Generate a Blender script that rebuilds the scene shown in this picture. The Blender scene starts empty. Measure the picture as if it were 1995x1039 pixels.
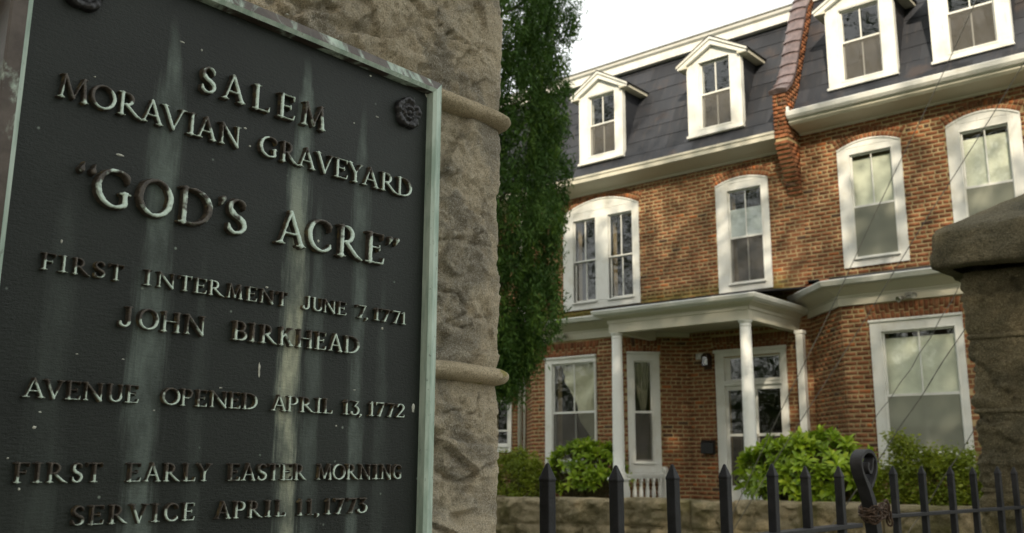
import bpy, bmesh, math, random
import numpy as np
from mathutils import Vector, Matrix, noise
R = math.radians
random.seed(7)
scene = bpy.context.scene
# ------------------------------------------------------------------ camera, world, sun, exposure
# frame: +X runs along the house front towards the right, +Y into the house, Z up, eye at the origin, street at Z = -1.6
cam_d = bpy.data.cameras.new('camera'); cam = bpy.data.objects.new('camera', cam_d)
scene.collection.objects.link(cam); scene.camera = cam
cam_d.sensor_width = 36.0; cam_d.lens = 1843.0/1995.0*36.0
cam_d.clip_start = 0.05; cam_d.clip_end = 2000
cam_d.dof.use_dof = True; cam_d.dof.focus_distance = 1.42; cam_d.dof.aperture_fstop = 11.0
a, p, r = R(40.8), R(11.8), R(0.34)
fw = Vector((-math.sin(a)*math.cos(p), math.cos(a)*math.cos(p), math.sin(p)))
rt = Vector((math.cos(a), math.sin(a), 0)); up = rt.cross(fw)
rt2 = rt*math.cos(r)+up*math.sin(r); up2 = -rt*math.sin(r)+up*math.cos(r)
cam.matrix_world = Matrix(((rt2.x, up2.x, -fw.x, 0), (rt2.y, up2.y, -fw.y, 0), (rt2.z, up2.z, -fw.z, 0), (0, 0, 0, 1)))

SUN_EL, SUN_AZ = R(30), R(152)        # azimuth clockwise from +Y
world = bpy.data.worlds.new('World'); scene.world = world; world.use_nodes = True
wn = world.node_tree; wn.nodes.clear()
wo = wn.nodes.new('ShaderNodeOutputWorld'); wb = wn.nodes.new('ShaderNodeBackground')
sky = wn.nodes.new('ShaderNodeTexSky'); sky.sky_type = 'NISHITA'; sky.sun_disc = False
sky.sun_elevation = SUN_EL; sky.sun_rotation = SUN_AZ; sky.air_density = 1.0; sky.dust_density = 4.0; sky.ozone_density = 0.6
wmix = wn.nodes.new('ShaderNodeMix'); wmix.data_type = 'RGBA'
wmix.inputs[0].default_value = 0.72
wmix.inputs[7].default_value = (8.6, 8.7, 8.1, 1)      # thin bright overcast veil over the blue
wn.links.new(sky.outputs[0], wmix.inputs[6]); wn.links.new(wmix.outputs[2], wb.inputs[0])
wb.inputs[1].default_value = 0.12
wn.links.new(wb.outputs[0], wo.inputs[0])
sd = bpy.data.lights.new('sun', 'SUN'); sd.energy = 3.8; sd.angle = R(0.5); sd.color = (1.0, 0.86, 0.66)
sun = bpy.data.objects.new('sun', sd); scene.collection.objects.link(sun)
sdir = Vector((math.sin(SUN_AZ)*math.cos(SUN_EL), math.cos(SUN_AZ)*math.cos(SUN_EL), math.sin(SUN_EL)))
sun.rotation_euler = sdir.to_track_quat('Z', 'Y').to_euler()
scene.view_settings.view_transform = 'Standard'; scene.view_settings.look = 'None'
scene.view_settings.exposure = 0.75; scene.view_settings.gamma = 1.0
try: scene.view_settings.use_curve_mapping = False
except Exception: pass

# ------------------------------------------------------------------ helpers
COL = scene.collection
def link(o, parent=None):
    COL.objects.link(o)
    if parent is not None: o.parent = parent
    return o
def tag(o, label=None, cat=None, group=None, kind=None):
    if label: o['label'] = label
    if cat: o['category'] = cat
    if group: o['group'] = group
    if kind: o['kind'] = kind
    return o
def empty(name, loc=(0,0,0), rz=0, parent=None):
    o = bpy.data.objects.new(name, None); o.location = loc; o.rotation_euler = (0,0,rz)
    o.empty_display_size = 0.1
    return link(o, parent)
class MB:
    """collects geometry and links it as ONE mesh object"""
    def __init__(s): s.v = []; s.f = []; s.t = []
    def add(s, vs, fs, tint=0.5):
        n = len(s.v); s.v += [tuple(v) for v in vs]; s.f += [tuple(i+n for i in f) for f in fs]; s.t += [tint]*len(fs)
        return s
    def box(s, x0, y0, z0, x1, y1, z1, tint=0.5, M=None):
        vs = [(x,y,z) for z in (z0,z1) for y in (y0,y1) for x in (x0,x1)]
        if M is not None: vs = [M @ Vector(v) for v in vs]
        return s.add(vs, [(0,2,3,1),(4,5,7,6),(0,1,5,4),(2,6,7,3),(0,4,6,2),(1,3,7,5)], tint)
    def prism(s, poly, ax, a0, a1, tint=0.5):
        """poly: 2-D outline in the two other axes (in order), extruded along axis ax"""
        def mk(p, c):
            l = list(p); l.insert(ax, c); return tuple(l)
        n = len(poly)
        vs = [mk(p,a0) for p in poly]+[mk(p,a1) for p in poly]
        fs = [tuple(range(n)), tuple(range(2*n-1, n-1, -1))]+[(i, (i+1)%n, (i+1)%n+n, i+n) for i in range(n)]
        return s.add(vs, fs, tint)
    def lathe(s, prof, cx=0, cy=0, n=20, M=None):
        vs = []; fs = []
        for (rr, z) in prof:
            for k in range(n):
                t = 2*math.pi*k/n; vs.append((cx+rr*math.cos(t), cy+rr*math.sin(t), z))
        for i in range(len(prof)-1):
            for k in range(n):
                fs.append((i*n+k, i*n+(k+1)%n, (i+1)*n+(k+1)%n, (i+1)*n+k))
        fs.append(tuple(range(n-1,-1,-1))); fs.append(tuple(range((len(prof)-1)*n, len(prof)*n)))
        if M is not None: vs = [M @ Vector(v) for v in vs]
        return s.add(vs, fs)
    def tube(s, pts, rad, n=8, closed=False):
        pts = [Vector(p) for p in pts]; vs = []; fs = []; m = len(pts); ref = None
        for i, q in enumerate(pts):
            d = ((pts[(i+1)%m]-pts[i-1]) if closed else (pts[min(i+1,m-1)]-pts[max(i-1,0)])).normalized()
            if ref is None: ref = Vector((0,0,1)) if abs(d.z) < 0.9 else Vector((1,0,0))
            u = d.cross(ref).normalized(); w = u.cross(d); ref = w
            rr = rad[i] if isinstance(rad, (list,tuple)) else rad
            for k in range(n):
                t = 2*math.pi*k/n; vs.append(q+u*math.cos(t)*rr+w*math.sin(t)*rr)
        for i in range(m if closed else m-1):
            j = (i+1)%m
            for k in range(n): fs.append((i*n+k, i*n+(k+1)%n, j*n+(k+1)%n, j*n+k))
        if not closed: fs += [tuple(range(n-1,-1,-1)), tuple(range((m-1)*n, m*n))]
        return s.add(vs, fs)
    def build(s, name, mat, parent=None, smooth=False, bevel=0, recalc=True):
        me = bpy.data.meshes.new(name); me.from_pydata(s.v, [], s.f)
        if recalc:
            bm = bmesh.new(); bm.from_mesh(me)
            bmesh.ops.recalc_face_normals(bm, faces=bm.faces); bm.to_mesh(me); bm.free()
        at = me.attributes.new('tint', 'FLOAT', 'FACE'); at.data.foreach_set('value', s.t)
        me.materials.append(mat)
        if smooth: me.shade_smooth()
        o = bpy.data.objects.new(name, me)
        if bevel:
            b = o.modifiers.new('bevel', 'BEVEL'); b.width = bevel; b.segments = 2; b.limit_method = 'ANGLE'; b.angle_limit = R(40)
        return link(o, parent)
def np_obj(name, verts, faces, mat, parent=None, smooth=False, tint=None):
    """faces: (n,k) int array"""
    me = bpy.data.meshes.new(name); verts = np.asarray(verts, np.float32); faces = np.asarray(faces, np.int32)
    me.vertices.add(len(verts)); me.vertices.foreach_set('co', verts.ravel())
    k = faces.shape[1]; me.loops.add(faces.size); me.loops.foreach_set('vertex_index', faces.ravel())
    me.polygons.add(len(faces)); me.polygons.foreach_set('loop_start', np.arange(len(faces), dtype=np.int32)*k)
    me.update(calc_edges=True); me.validate()
    if tint is not None:
        at = me.attributes.new('tint', 'FLOAT', 'FACE'); at.data.foreach_set('value', np.asarray(tint, np.float32))
    me.materials.append(mat)
    if smooth: me.shade_smooth()
    return link(bpy.data.objects.new(name, me), parent)

# ------------------------------------------------------------------ materials
class NT:
    def __init__(s, name):
        s.m = bpy.data.materials.new(name); s.m.use_nodes = True; s.t = s.m.node_tree; s.t.nodes.clear()
        s.out = s.n('ShaderNodeOutputMaterial')
    def n(s, typ, **kw):
        nd = s.t.nodes.new(typ)
        for k, v in kw.items(): setattr(nd, k, v)
        return nd
    def l(s, a, b): s.t.links.new(a, b)
    def val(s, x, sock):
        if x is None: return
        if isinstance(x, (int, float)): sock.default_value = x
        elif isinstance(x, tuple): sock.default_value = (*x, 1) if len(x) == 3 and sock.type == 'RGBA' else x
        else: s.l(x, sock)
    def math(s, op, a, b=None, c=None, clamp=False):
        nd = s.n('ShaderNodeMath', operation=op); nd.use_clamp = clamp
        s.val(a, nd.inputs[0]); s.val(b, nd.inputs[1]); s.val(c, nd.inputs[2]); return nd.outputs[0]
    def mix(s, f, a, b, mode='MIX'):
        nd = s.n('ShaderNodeMix', data_type='RGBA', blend_type=mode)
        s.val(f, nd.inputs[0]); s.val(a, nd.inputs[6]); s.val(b, nd.inputs[7]); return nd.outputs[2]
    def co(s, which='Object', scale=None):
        tc = s.n('ShaderNodeTexCoord').outputs[which]
        if scale is None: return tc
        mp = s.n('ShaderNodeMapping'); mp.inputs['Scale'].default_value = scale if isinstance(scale, tuple) else (scale,)*3
        s.l(tc, mp.inputs[0]); return mp.outputs[0]
    def pos(s, scale=None):
        g = s.n('ShaderNodeNewGeometry').outputs['Position']
        if scale is None: return g
        mp = s.n('ShaderNodeMapping'); mp.inputs['Scale'].default_value = scale if isinstance(scale, tuple) else (scale,)*3
        s.l(g, mp.inputs[0]); return mp.outputs[0]
    def noise(s, vec, sc, det=4, rough=0.6, dist=0):
        nd = s.n('ShaderNodeTexNoise'); s.l(vec, nd.inputs['Vector'])
        nd.inputs['Scale'].default_value = sc; nd.inputs['Detail'].default_value = det
        nd.inputs['Roughness'].default_value = rough; nd.inputs['Distortion'].default_value = dist
        return nd.outputs[0]
    def ramp(s, f, a, b):
        nd = s.n('ShaderNodeMapRange'); nd.clamp = True; nd.interpolation_type = 'SMOOTHSTEP'
        s.val(f, nd.inputs[0]); nd.inputs[1].default_value = a; nd.inputs[2].default_value = b; return nd.outputs[0]
    def attr(s, name): return s.n('ShaderNodeAttribute', attribute_name=name).outputs['Fac']
    def pbr(s, col, rough=0.7, metal=0, bump=None, bstr=0.3, bdist=0.01, spec=0.5, **kw):
        b = s.n('ShaderNodeBsdfPrincipled')
        s.val(col, b.inputs['Base Color']); s.val(rough, b.inputs['Roughness']); s.val(metal, b.inputs['Metallic'])
        b.inputs['Specular IOR Level'].default_value = spec
        if bump is not None:
            bp = s.n('ShaderNodeBump'); bp.inputs['Strength'].default_value = bstr; bp.inputs['Distance'].default_value = bdist
            s.l(bump, bp.inputs['Height']); s.l(bp.outputs[0], b.inputs['Normal'])
        s.l(b.outputs[0], s.out.inputs[0]); s.b = b
        return s.m

def m_brick():
    n = NT('brick'); t = n.attr('tint'); ps = n.pos()
    c = n.mix(n.ramp(t, 0.0, 1.0), (0.145, 0.058, 0.029), (0.30, 0.113, 0.050))
    c = n.mix(n.ramp(t, 0.93, 0.96), c, (0.38, 0.12, 0.04))
    c = n.mix(n.ramp(t, 0.05, 0.02), c, (0.10, 0.055, 0.038))
    g = n.noise(ps, 9, 5, 0.7)
    c = n.mix(n.math('MULTIPLY', n.ramp(g, 0.45, 0.8), 0.45), c, (0.30, 0.21, 0.12))
    g2 = n.noise(ps, 60, 3, 0.7)
    c = n.mix(n.math('MULTIPLY', n.ramp(g2, 0.35, 0.75), 0.25), c, (0.05, 0.025, 0.015))
    # moss and lichen just above the porch roofs
    sx = n.n('ShaderNodeSeparateXYZ'); n.l(ps, sx.inputs[0])
    low = n.math('MULTIPLY', n.ramp(sx.outputs[2], 3.55, 3.1), n.ramp(sx.outputs[2], 2.75, 2.95))
    moss = n.math('MULTIPLY', low, n.ramp(n.noise(ps, 2.3, 5, 0.7), 0.30, 0.5))
    moss = n.math('MULTIPLY', moss, n.ramp(sx.outputs[0], -6.9, -7.4))
    c = n.mix(n.math('MULTIPLY', moss, 0.8), c, (0.10, 0.10, 0.02))
    soot = n.math('MULTIPLY', n.ramp(n.noise(n.pos((0.9, 0.9, 0.55)), 1.0, 6, 0.7, 0.6), 0.44, 0.66), 0.42)
    c = n.mix(soot, c, (0.085, 0.055, 0.032))
    return n.pbr(c, 0.92, 0, n.noise(ps, 120, 4, 0.7), 0.5, 0.006, 0.2)
def m_mortar():
    n = NT('mortar'); ps = n.pos()
    c = n.mix(n.ramp(n.noise(ps, 3, 5, 0.65), 0.3, 0.7), (0.31, 0.235, 0.125), (0.43, 0.335, 0.185))
    sx = n.n('ShaderNodeSeparateXYZ'); n.l(ps, sx.inputs[0])
    low = n.math('MULTIPLY', n.ramp(sx.outputs[2], 3.55, 3.1), n.ramp(sx.outputs[2], 2.75, 2.95))
    moss = n.math('MULTIPLY', low, n.ramp(n.noise(ps, 2.3, 5, 0.7), 0.28, 0.48))
    moss = n.math('MULTIPLY', moss, n.ramp(sx.outputs[0], -6.9, -7.4))
    c = n.mix(n.math('MULTIPLY', moss, 0.85), c, (0.12, 0.125, 0.02))
    soot = n.math('MULTIPLY', n.ramp(n.noise(n.pos((0.9, 0.9, 0.55)), 1.0, 6, 0.7, 0.6), 0.44, 0.66), 0.42)
    c = n.mix(soot, c, (0.12, 0.085, 0.045))
    return n.pbr(c, 0.95, 0, n.noise(ps, 150, 3), 0.4, 0.004, 0.2)
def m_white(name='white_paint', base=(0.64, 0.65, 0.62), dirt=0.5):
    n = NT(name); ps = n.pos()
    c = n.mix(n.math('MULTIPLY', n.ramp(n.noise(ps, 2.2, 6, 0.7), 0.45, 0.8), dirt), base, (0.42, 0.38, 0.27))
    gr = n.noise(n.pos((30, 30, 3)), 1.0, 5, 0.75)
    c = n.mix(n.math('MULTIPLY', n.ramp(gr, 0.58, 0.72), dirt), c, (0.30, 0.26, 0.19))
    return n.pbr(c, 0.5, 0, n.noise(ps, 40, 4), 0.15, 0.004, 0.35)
def m_plain(name, col, rough=0.7, var=0.25, sc=8, bump=60, metal=0, spec=0.4, bs=0.3, bd=0.004):
    n = NT(name); ps = n.pos()
    d = tuple(v*(1-var) for v in col); u = tuple(min(1, v*(1+var)) for v in col)
    c = n.mix(n.ramp(n.noise(ps, sc, 5, 0.65), 0.3, 0.7), d, u)
    return n.pbr(c, rough, metal, n.noise(ps, bump, 4), bs, bd, spec)
def m_slate():
    n = NT('slate'); ps = n.pos(); t = n.attr('tint')
    c = n.mix(t, (0.0095, 0.011, 0.0155), (0.024, 0.027, 0.035))
    st = n.noise(n.pos((14, 3, 1.2)), 1.0, 5, 0.7)
    c = n.mix(n.math('MULTIPLY', n.ramp(st, 0.5, 0.75), 0.5), c, (0.065, 0.056, 0.052))
    c = n.mix(n.math('MULTIPLY', n.ramp(n.noise(ps, 1.3, 4), 0.55, 0.7), 0.35), c, (0.07, 0.045, 0.032))
    return n.pbr(c, 0.62, 0, n.noise(n.pos((60, 60, 20)), 1.0, 5, 0.7), 0.35, 0.006, 0.45)
def m_stone(name, c1, c2, c3, mossy=0.0, sc=1.0, lichen=False):
    n = NT(name); ps = n.pos(sc)
    big = n.noise(ps, 7, 6, 0.65, 0.4); med = n.noise(ps, 38, 6, 0.8); fine = n.noise(ps, 430, 4, 0.8)
    c = n.mix(n.ramp(big, 0.42, 0.60), c1, c2)
    c = n.mix(n.math('MULTIPLY', n.ramp(med, 0.5, 0.72), 0.6), c, c3)
    c = n.mix(n.math('MULTIPLY', n.ramp(fine, 0.50, 0.64), 0.7), c, tuple(v*0.22 for v in c1))
    c = n.mix(n.math('MULTIPLY', n.ramp(fine, 0.46, 0.34), 0.55), c, tuple(min(1, v*1.6) for v in c3))
    if mossy:
        ms = n.ramp(n.noise(ps, 3.1, 6, 0.7), 0.62-mossy*0.3, 0.8-mossy*0.3)
        c = n.mix(n.math('MULTIPLY', ms, 0.7), c, (0.085, 0.085, 0.018))
    if lichen:
        c = n.mix(n.math('MULTIPLY', n.ramp(n.noise(ps, 13, 5, 0.7), 0.60, 0.68), 0.75), c, (0.36, 0.33, 0.07))
    h = n.math('ADD', n.math('MULTIPLY', med, 1.4), n.math('MULTIPLY', fine, 0.5))
    h = n.math('ADD', h, n.math('MULTIPLY', n.noise(ps, 90, 4, 0.75), 0.8))
    return n.pbr(c, 0.93, 0, h, 1.0, 0.012/sc, 0.2)
def m_glass(name='window_glass', tint=(0.95, 0.96, 0.945), ior=2.0):
    n = NT(name)
    tr = n.n('ShaderNodeBsdfTransparent'); tr.inputs[0].default_value = (*tint, 1)
    gl = n.n('ShaderNodeBsdfGlossy'); gl.inputs['Roughness'].default_value = 0.015
    bp = n.n('ShaderNodeBump'); bp.inputs['Strength'].default_value = 0.12; bp.inputs['Distance'].default_value = 0.02
    n.l(n.noise(n.pos(), 2.2, 3, 0.5), bp.inputs['Height']); n.l(bp.outputs[0], gl.inputs['Normal'])
    ge = n.n('ShaderNodeNewGeometry'); vm = n.n('ShaderNodeVectorMath', operation='DOT_PRODUCT'); n.l(ge.outputs['Normal'], vm.inputs[0]); n.l(ge.outputs['Incoming'], vm.inputs[1])
    cosv = n.math('ABSOLUTE', vm.outputs['Value']); f0 = ((ior-1)/(ior+1))**2
    frs = n.math('ADD', n.math('MULTIPLY', n.math('POWER', n.math('SUBTRACT', 1.0, cosv, clamp=True), 5.0), 1-f0), f0)
    mx = n.n('ShaderNodeMixShader'); n.l(frs, mx.inputs[0]); n.l(tr.outputs[0], mx.inputs[1]); n.l(gl.outputs[0], mx.inputs[2])
    n.l(mx.outputs[0], n.out.inputs[0]); return n.m
def m_screen(col, cover):
    n = NT('insect_screen'); tr = n.n('ShaderNodeBsdfTransparent')
    df = n.n('ShaderNodeBsdfDiffuse'); df.inputs[0].default_value = (*col, 1)
    mx = n.n('ShaderNodeMixShader'); mx.inputs[0].default_value = cover
    n.l(tr.outputs[0], mx.inputs[1]); n.l(df.outputs[0], mx.inputs[2]); n.l(mx.outputs[0], n.out.inputs[0]); return n.m
def m_cloth(name, col):
    n = NT(name); ps = n.pos()
    df = n.n('ShaderNodeBsdfDiffuse'); n.l(n.mix(n.ramp(n.noise(ps, 5, 4), 0.3, 0.7), tuple(v*0.85 for v in col), col), df.inputs[0])
    tl = n.n('ShaderNodeBsdfTranslucent'); tl.inputs[0].default_value = (*col, 1)
    mx = n.n('ShaderNodeMixShader'); mx.inputs[0].default_value = 0.08
    n.l(df.outputs[0], mx.inputs[1]); n.l(tl.outputs[0], mx.inputs[2]); n.l(mx.outputs[0], n.out.inputs[0]); return n.m
def m_leaf(name, c1, c2, c3, rough=0.45, trans=0.3):
    n = NT(name); t = n.attr('tint')
    c = n.mix(n.ramp(t, 0.0, 0.6), c1, c2); c = n.mix(n.ramp(t, 0.6, 1.0), c, c3)
    b = n.n('ShaderNodeBsdfPrincipled'); n.l(c, b.inputs['Base Color']); b.inputs['Roughness'].default_value = rough
    b.inputs['Specular IOR Level'].default_value = 0.35
    tl = n.n('ShaderNodeBsdfTranslucent'); n.l(c, tl.inputs[0])
    mx = n.n('ShaderNodeMixShader'); mx.inputs[0].default_value = trans
    n.l(b.outputs[0], mx.inputs[1]); n.l(tl.outputs[0], mx.inputs[2]); n.l(mx.outputs[0], n.out.inputs[0]); return n.m
def m_plaque():
    n = NT('bronze_field'); ps = n.pos(); sx = n.n('ShaderNodeSeparateXYZ'); n.l(ps, sx.inputs[0])
    y, z = sx.outputs[1], sx.outputs[2]
    base = n.mix(n.ramp(n.noise(ps, 6, 6, 0.65), 0.3, 0.7), (0.0046, 0.0072, 0.0054), (0.0095, 0.0135, 0.0105))
    wob = n.noise(n.pos((1, 14, 5)), 1.0, 4, 0.6)
    rag = n.noise(n.pos((1, 170, 9)), 1.0, 5, 0.7)      # ragged vertical run marks
    grain = n.noise(n.pos((1, 90, 420)), 1.0, 4, 0.7)   # fine horizontal tooling lines
    blot = n.noise(n.pos((1, 30, 11)), 1.0, 4, 0.65)
    tot = None; warm = None
    # centre y, half width, start height, strength
    for k, (yc, w, zt, st) in enumerate(((0.535, 0.020, 0.53, 0.55), (0.728, 0.0165, 0.545, 1.0), (0.836, 0.013, 0.51, 0.48), (0.884, 0.012, 0.27, 0.14), (0.432, 0.02, 0.30, 0.12), (0.60, 0.012, 0.26, 0.12), (0.765, 0.014, 0.36, 0.35))):
        yy = n.math('ADD', y, n.math('MULTIPLY', n.math('SUBTRACT', wob, 0.5), 0.036))
        d = n.math('ABSOLUTE', n.math('SUBTRACT', yy, yc))
        grow = n.math('ADD', n.math('MULTIPLY', n.ramp(z, zt, zt-0.16), 0.65), 0.35)
        e = n.math('DIVIDE', d, n.math('MULTIPLY', grow, w))
        e = n.math('ADD', e, n.math('MULTIPLY', n.math('SUBTRACT', rag, 0.5), 1.7))
        mk = n.math('MULTIPLY', n.ramp(e, 1.35, 0.25), n.ramp(z, zt+0.005, zt-0.07))
        mk = n.math('MULTIPLY', mk, n.math('ADD', n.math('MULTIPLY', n.ramp(blot, 0.3, 0.7), 0.75), 0.35))
        mk = n.math('MULTIPLY', mk, st)
        tot = mk if tot is None else n.math('MAXIMUM', tot, mk)
        if k == 1: warm = mk
    tot = n.math('MULTIPLY', tot, n.math('ADD', n.math('MULTIPLY', grain, 0.7), 0.6), clamp=True)
    stain = n.mix(n.math('MULTIPLY', n.ramp(z, 0.45, 0.15), warm, clamp=True), (0.165, 0.205, 0.185), (0.34, 0.355, 0.265))
    c = n.mix(tot, base, stain)
    sp = n.n('ShaderNodeTexVoronoi'); sp.inputs['Scale'].default_value = 55; n.l(ps, sp.inputs['Vector'])
    spk = n.math('MULTIPLY', n.ramp(sp.outputs['Distance'], 0.13, 0.05), n.ramp(n.noise(ps, 19, 3), 0.56, 0.64))
    c = n.mix(n.math('MULTIPLY', spk, 0.65), c, (0.24, 0.29, 0.25))
    rgh = n.math('ADD', 0.50, n.math('MULTIPLY', tot, 0.3))
    h = n.math('ADD', n.math('MULTIPLY', grain, 0.8), n.math('MULTIPLY', n.noise(ps, 260, 4, 0.7), 0.7))
    return n.pbr(c, rgh, 0.0, h, 0.5, 0.0018, 0.33)
def m_letter():
    n = NT('bronze_letter'); ps = n.pos(); geo = n.n('ShaderNodeNewGeometry')
    sx = n.n('ShaderNodeSeparateXYZ'); n.l(ps, sx.inputs[0]); ob = n.n('ShaderNodeTexCoord').outputs['Object']
    so = n.n('ShaderNodeSeparateXYZ'); n.l(ob, so.inputs[0])
    c = n.mix(n.ramp(n.noise(ps, 120, 4, 0.7), 0.3, 0.7), (0.026, 0.021, 0.016), (0.075, 0.062, 0.048))
    # the tops of the letters have weathered to pale verdigris in patches, more towards their feet and to the right of each line
    top = n.ramp(so.outputs[0], 0.62, 0.86)
    f = n.math('ADD', n.math('MULTIPLY', n.noise(ps, 34, 3, 0.6), 1.3), n.math('MULTIPLY', n.noise(ps, 9, 2), 0.7))
    f = n.math('ADD', f, n.math('MULTIPLY', n.math('SUBTRACT', 0.62, so.outputs[2]), 0.42))
    f = n.math('ADD', f, n.math('MULTIPLY', n.math('SUBTRACT', sx.outputs[1], 0.62), 0.30))
    f = n.math('ADD', f, n.math('MULTIPLY', n.math('SUBTRACT', sx.outputs[2], 0.30), 0.35))
    mk = n.math('MULTIPLY', n.ramp(f, 0.92, 1.04), top)
    pale = n.mix(n.noise(ps, 300, 3), (0.35, 0.45, 0.40), (0.60, 0.70, 0.62))
    c = n.mix(mk, c, pale)
    ed = n.math('MULTIPLY', n.ramp(n.noise(ps, 70, 3), 0.55, 0.66), n.math('SUBTRACT', 1.0, top))
    c = n.mix(n.math('MULTIPLY', ed, 0.55), c, (0.17, 0.13, 0.055))
    return n.pbr(c, 0.42, 0.25, n.noise(ps, 500, 3, 0.7), 0.4, 0.0008, 0.6)
def m_frame(name, pale, zdep=False):
    n = NT(name); ps = n.pos(); sx = n.n('ShaderNodeSeparateXYZ'); n.l(ps, sx.inputs[0])
    g = n.noise(n.pos((20, 22, 10)), 1.0, 6, 0.6, 0.5)
    f = n.ramp(g, 0.62-pale*0.4, 0.72-pale*0.4)
    lip = n.math('MULTIPLY', n.ramp(n.attr('tint'), 0.6, 0.9), 0.9)
    f = n.math('MAXIMUM', f, lip)
    br = n.mix(n.ramp(n.noise(ps, 40, 5), 0.3, 0.7), (0.045, 0.034, 0.027), (0.085, 0.068, 0.056))
    vd = n.mix(n.ramp(n.noise(n.pos((60, 60, 12)), 1.0, 5), 0.35, 0.65), (0.27, 0.36, 0.30), (0.46, 0.55, 0.48))
    c = n.mix(f, br, vd)
    c = n.mix(n.math('MULTIPLY', n.ramp(n.noise(ps, 90, 4), 0.62, 0.72), 0.5), c, (0.07, 0.06, 0.045))
    return n.pbr(c, n.math('ADD', 0.36, n.math('MULTIPLY', f, 0.3)), 0.25, n.noise(ps, 220, 3), 0.25, 0.001, 0.5)

M = dict(
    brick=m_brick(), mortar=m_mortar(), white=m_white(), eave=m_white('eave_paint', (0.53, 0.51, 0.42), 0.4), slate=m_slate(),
    white_col=m_white('column_paint', (0.74, 0.75, 0.72), 0.25),
    stoneL=m_stone('sandstone', (0.68, 0.58, 0.42), (0.38, 0.34, 0.27), (0.86, 0.78, 0.61)),
    beadL=m_stone('mortar_bead', (0.72, 0.60, 0.42), (0.58, 0.48, 0.33), (0.80, 0.69, 0.50), lichen=True),
    stoneR=m_stone('mossy_stone', (0.27, 0.230, 0.145), (0.15, 0.133, 0.085), (0.38, 0.33, 0.215), 0.35, 0.3),
    capR=m_stone('cap_stone', (0.20, 0.175, 0.115), (0.11, 0.10, 0.066), (0.29, 0.255, 0.17), 0.4, 0.3),
    wallst=m_stone('wall_stone', (0.37, 0.31, 0.20), (0.17, 0.145, 0.080), (0.48, 0.41, 0.27), 0.40, 0.30),
    glass=m_glass(), dark_screen=m_screen((0.125, 0.118, 0.105), 0.5), pale_screen=m_screen((0.26, 0.27, 0.22), 0.75),
    blind=m_cloth('roller_blind', (0.80, 0.84, 0.70)), film=m_cloth('window_film', (0.50, 0.56, 0.55)), curtain=m_cloth('curtain', (0.70, 0.69, 0.53)), net=m_cloth('net_curtain', (0.30, 0.29, 0.22)),
    iron=m_plain('black_iron', (0.008, 0.008, 0.010), 0.6, 0.5, 30, 220, 0.0, 0.35, 0.5, 0.002),
    rust=m_plain('rusty_iron', (0.060, 0.038, 0.025), 0.75, 0.5, 60, 260, 0.3, 0.4, 0.6, 0.002),
    roofing=m_plain('black_roofing', (0.030, 0.030, 0.032), 0.8, 0.4, 5, 90),
    coping=m_plain('coping_tile', (0.125, 0.092, 0.092), 0.30, 0.35, 7, 60, 0.1, 0.6, 0.2),
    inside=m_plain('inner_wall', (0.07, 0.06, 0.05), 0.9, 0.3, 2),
    metal=m_plain('dull_metal', (0.32, 0.31, 0.27), 0.4, 0.3, 20, 80, 0.5),
    black=m_plain('black_enamel', (0.012, 0.012, 0.013), 0.4, 0.3, 20, 60),
    speck=m_plain('dried_deposit', (0.42, 0.43, 0.38), 0.8, 0.3, 90, 300),
    wire=m_plain('wire', (0.10, 0.095, 0.08), 0.6, 0.3, 20, 60),
    ground=m_plain('grass_ground', (0.055, 0.075, 0.025), 0.95, 0.5, 3, 30, 0, 0.2, 0.8, 0.03),
    paving=m_plain('paving', (0.25, 0.23, 0.19), 0.9, 0.25, 4, 80),
    bark=m_plain('bark', (0.10, 0.075, 0.05), 0.95, 0.4, 12, 50, 0, 0.2, 1.0, 0.03),
    stem=m_plain('stem', (0.09, 0.075, 0.035), 0.9, 0.3, 30, 80),
    plaque=m_plaque(), letter=m_letter(),
    frame_top=m_frame('frame_bronze_top', 0.22), frame_right=m_frame('frame_bronze_right', 1.1), frame_left=m_frame('frame_bronze_left', 0.06),
    rosette=m_plain('rosette_bronze', (0.022, 0.022, 0.024), 0.32, 0.5, 60, 300, 0.5, 0.6, 0.3, 0.001),
    cypress=m_leaf('cypress_leaf', (0.016, 0.044, 0.008), (0.048, 0.108, 0.014), (0.10, 0.175, 0.02), 0.7, 0.25),
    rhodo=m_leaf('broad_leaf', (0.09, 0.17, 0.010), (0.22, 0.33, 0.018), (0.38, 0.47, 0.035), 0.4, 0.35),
    box=m_leaf('small_leaf', (0.09, 0.13, 0.010), (0.17, 0.22, 0.014), (0.28, 0.31, 0.03), 0.5, 0.35),
    shade=m_leaf('shade_leaf', (0.03, 0.06, 0.012), (0.05, 0.09, 0.016), (0.08, 0.12, 0.03), 0.5, 0.25),
)

# ------------------------------------------------------------------ ground
def plane_sheet(name, x0, y0, x1, y1, z, mat, kind='structure'):
    m = MB(); m.add([(x0,y0,z),(x1,y0,z),(x1,y1,z),(x0,y1,z)], [(0,1,2,3)]); o = m.build(name, mat); tag(o, kind=kind); return o
plane_sheet('ground', -400, -400, 400, 400, -1.62, M['ground'])
plane_sheet('pavement', -1.9, -12, 3.5, 11.6, -1.605, M['paving'])
g = MB(); g.box(-40, 12.35, -1.6, 6, 15.99, -0.74); tag(g.build('garden_terrace', M['ground']), kind='structure')

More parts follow.
